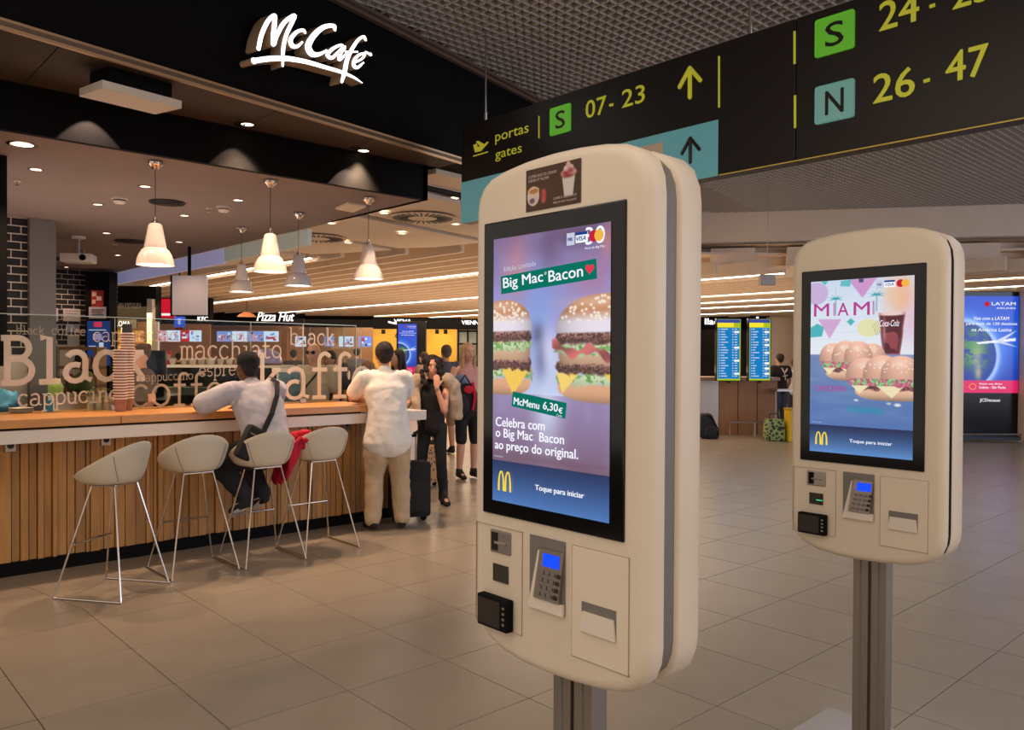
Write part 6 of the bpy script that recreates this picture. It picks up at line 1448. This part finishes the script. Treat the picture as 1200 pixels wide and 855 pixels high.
# suitcase behind the standing man
sc = empty('suitcase', (4.56, 6.44, 0), -.35, 'black upright suitcase standing behind the man in the white polo', 'suitcase')
MB().box((-.19, -.11, .05), (.19, .11, .58), .03).build('shell', fabric((26, 24, 26)), sc, True)
for x in (-.14, .14): MB().cyl((x, -.015, .03), (x, .015, .03), .03, n=14).build('wheel', m_black, sc, True); MB().cyl((x*.6, .08, .56), (x*.6, .08, .82), .008, n=8).build('pull_bar', m_steel, sc, True)
MB().cyl((-.09, .08, .82), (.09, .08, .82), .014, n=10).build('handle', m_black, sc, True); MB().box((-.15, -.125, .1), (.15, -.105, .4), .01).build('pocket', fabric((36, 33, 34)), sc)
lp = empty('trolley_bag', (5.95, 8.0, 0), .3, 'leopard print trolley bag standing behind the curly haired woman', 'suitcase')
lm = mat('leopard', (190, 146, 100), .8); nt = lm.node_tree; vo = nt.nodes.new('ShaderNodeTexVoronoi'); vo.inputs['Scale'].default_value = 26; tc = nt.nodes.new('ShaderNodeTexCoord'); r_ = nt.nodes.new('ShaderNodeValToRGB')
r_.color_ramp.elements[0].position = .3; r_.color_ramp.elements[0].color = (*lin((46, 30, 22)), 1); r_.color_ramp.elements[1].position = .4; r_.color_ramp.elements[1].color = (*lin((190, 146, 100)), 1); nt.links.new(tc.outputs['Object'], vo.inputs[0]); nt.links.new(vo.outputs['Distance'], r_.inputs[0]); nt.links.new(r_.outputs[0], nt.nodes['Principled BSDF'].inputs['Base Color'])
MB().box((-.16, -.1, .05), (.16, .1, .5), .03).build('shell', lm, lp, True)
for x in (-.12, .12): MB().cyl((x, -.015, .03), (x, .015, .03), .03, n=14).build('wheel', m_black, lp, True)

def stand(px, D, ytop, h=None):
    """ground point below pixel px at depth D, and the height that puts the crown at ytop"""
    p = at(px, 417.7, D); z = at(px, ytop, D).z; return Vector((p.x, p.y, 0)), z
def sfig(px, D, ytop, face, lab, **k):
    loc, hh = stand(px, D, ytop); k.setdefault('vox', .016); t, D_, H_ = figure('person', lab, loc, CAMROT+face, hh*1.72/1.715, **k); return t, D_, H_, hh
# 4. bald man with sunglasses inside the cafe
t, Dd, Hh, hh = sfig(368, 9.3, 402, PI-.15, 'bald man with sunglasses in a beige shirt behind the glass', sk=(214, 152, 122), top=(196, 178, 156), hairk='bald', bottom=(60, 54, 50), build=1.1, sleeves=.6, hidden_legs=False,
    J=None)
s_ = hh/1.715
for sg in (-1, 1): MB().ball(Hh(.032*sg, .092, .008), (.026*s_, .008*s_, .019*s_)).build('sunglass_lens', m_black2, t, True)
MB().tube([Hh(-.06, .085, .014), Hh(0, .1, .014), Hh(.06, .085, .014)], .004, 6).build('sunglass_frame', m_black2, t, True)
MB().tube([Hh(-.09, .06, -.2), Hh(.02, .14, -.36), Hh(.1, .14, -.5)], .012, 6).build('strap', m_dark, t)
# 5. barista seen in profile behind the cups
sfig(167, 8.7, 404, PI/2+.75, 'barista with tied brown hair seen in profile behind the cup stacks', sk=(214, 150, 122), top=(96, 78, 70), hair=(84, 54, 38), hairk='bun', bottom=(30, 28, 28), build=.9, look=(.1, -.25))
# 6. barista in green bending at the machine
sfig(99, 10.6, 414, PI/2+.3, 'barista in green apron reaching across the back counter', sk=(160, 108, 84), top=(92, 104, 60), hair=(40, 30, 26), hairk='cap', bottom=(40, 36, 34), build=1.05, look=(.2, -.5), J=dict(eL=(-.2, .2, 1.12), wL=(-.14, .42, 1.1), eR=(.2, .2, 1.12), wR=(.14, .42, 1.1)))
# 7.. people in the crowd
sfig(467, 10.5, 410, 2.3, 'dark haired person in black looking left behind the man in white polo', sk=(214, 156, 128), top=(44, 38, 42), hair=(36, 28, 28), hairk='long', bottom=(40, 40, 48), build=.9)
sfig(432, 9.9, 424, -1.0, 'person in pale pink top just left of the standing man\'s head', sk=(220, 160, 130), top=(206, 150, 128), hair=(150, 110, 80), bottom=(70, 70, 80), build=.95, J=dict(eR=(.25, .2, 1.2), wR=(.12, .34, 1.34)))
sfig(387, 11.0, 412, 2.8, 'person in dark vest standing behind the bald man', sk=(190, 140, 112), top=(58, 54, 62), hair=(40, 34, 36), bottom=(40, 40, 48))
sfig(402, 11.5, 426, .4, 'person with a black rucksack behind the etched letters', sk=(190, 140, 112), top=(40, 38, 42), hair=(50, 40, 36), bottom=(40, 40, 48))
m_rs = sfig(523, 13.2, 405, .5, 'man in dark jacket seen from behind beyond the curly haired woman', sk=(190, 140, 112), top=(70, 74, 86), hair=(86, 74, 66), bottom=(150, 120, 90), legk='shorts', build=1.1)
t, Dd, Hh, hh = sfig(548, 10.6, 402, PI+.5, 'woman with long blonde hair in a pink top and black leggings', sk=(226, 170, 142), top=(222, 160, 150), topk='tank', hair=(196, 158, 112), hairk='long', bottom=(34, 32, 36), legk='shorts', build=.9, J=dict(eR=(.3, .05, 1.14), wR=(.18, .22, 1.1)))
q = at(545, 470, 10.1); rk = empty('backpack', (q.x, q.y, q.z), CAMROT, 'black backpack with red trim held before the blonde woman', 'backpack')
o = MB().ball((0, 0, 0), (.17, .12, .23), u=18, v=14).build('body', fabric((40, 34, 40)), rk, True); MB().ball((-.03, -.1, -.03), (.1, .05, .13)).build('front_pocket', fabric((52, 42, 50)), rk, True)
MB().tube([(.1, -.08, .24), (.13, -.12, .05), (.1, -.1, -.1)], .018, 8).build('red_trim', fabric((214, 36, 60)), rk, True); MB().tube([(-.08, -.05, .2), (0, -.06, .33), (.08, -.05, .2)], .012, 8).build('handle', fabric((30, 28, 30)), rk, True); MB().ball((.05, -.12, .15), (.06, .02, .05)).build('red_patch', fabric((224, 44, 66)), rk, True)
MB().ball((-.06, .06, .20), (.11, .08, .14)).build('denim_bundle', fabric((110, 132, 160)), rk, True)
sfig(497, 16.5, 413, .9, 'person in grey strolling away left of the curly haired woman', sk=(200, 150, 120), top=(150, 120, 100), hair=(60, 44, 36), bottom=(50, 50, 60))
sfig(505, 14.5, 425, 2.2, 'child in brown by the far totem', sk=(200, 150, 120), top=(110, 80, 60), hair=(50, 34, 26), bottom=(150, 120, 100), legk='shorts')
# customers at the chicken counter
sfig(197.5, 22.8, 411, PI, 'worker in red shirt at the chicken shop counter', sk=(200, 150, 120), top=(206, 30, 40), hair=(206, 30, 40), hairk='cap', vox=.03)
sfig(209, 22.4, 414, .4, 'dark haired customer at the chicken shop counter', sk=(190, 140, 112), top=(50, 40, 44), hair=(24, 20, 20), vox=.03)
sfig(344, 20, 410, .2, 'customer in dark clothes beyond the display case', sk=(190, 140, 112), top=(60, 52, 50), hair=(40, 30, 28), vox=.03)
sfig(418, 21, 408, .3, 'customer in grey waiting at the middle food outlet', sk=(190, 140, 112), top=(90, 84, 86), hair=(40, 30, 28), vox=.03)
# right side: man in black shirt with pale print
t, Dd, Hh, hh = sfig(914, 17.9, 415, .35, 'man in black T-shirt with pale back print beside the desk', sk=(190, 136, 106), top=(30, 24, 24), hair=(30, 24, 22), bottom=(60, 66, 84), build=1.1, vox=.02)
for a, b in (((-.07, -.155, 1.38), (0, -.16, 1.27)), ((.08, -.155, 1.37), (0, -.16, 1.27)), ((0, -.16, 1.27), (.03, -.16, 1.12)), ((-.04, -.16, 1.2), (.08, -.16, 1.22))): MB().tube([Vector(a), Vector(b)], .013, 6).build('back_print', cm_('print_pale', (206, 196, 180), rough=.8), t)
sfig(931, 18.9, 421, -.5, 'person in pale shirt partly hidden by the second kiosk', sk=(190, 140, 112), top=(190, 184, 190), hair=(60, 40, 34), bottom=(50, 50, 60), vox=.02)
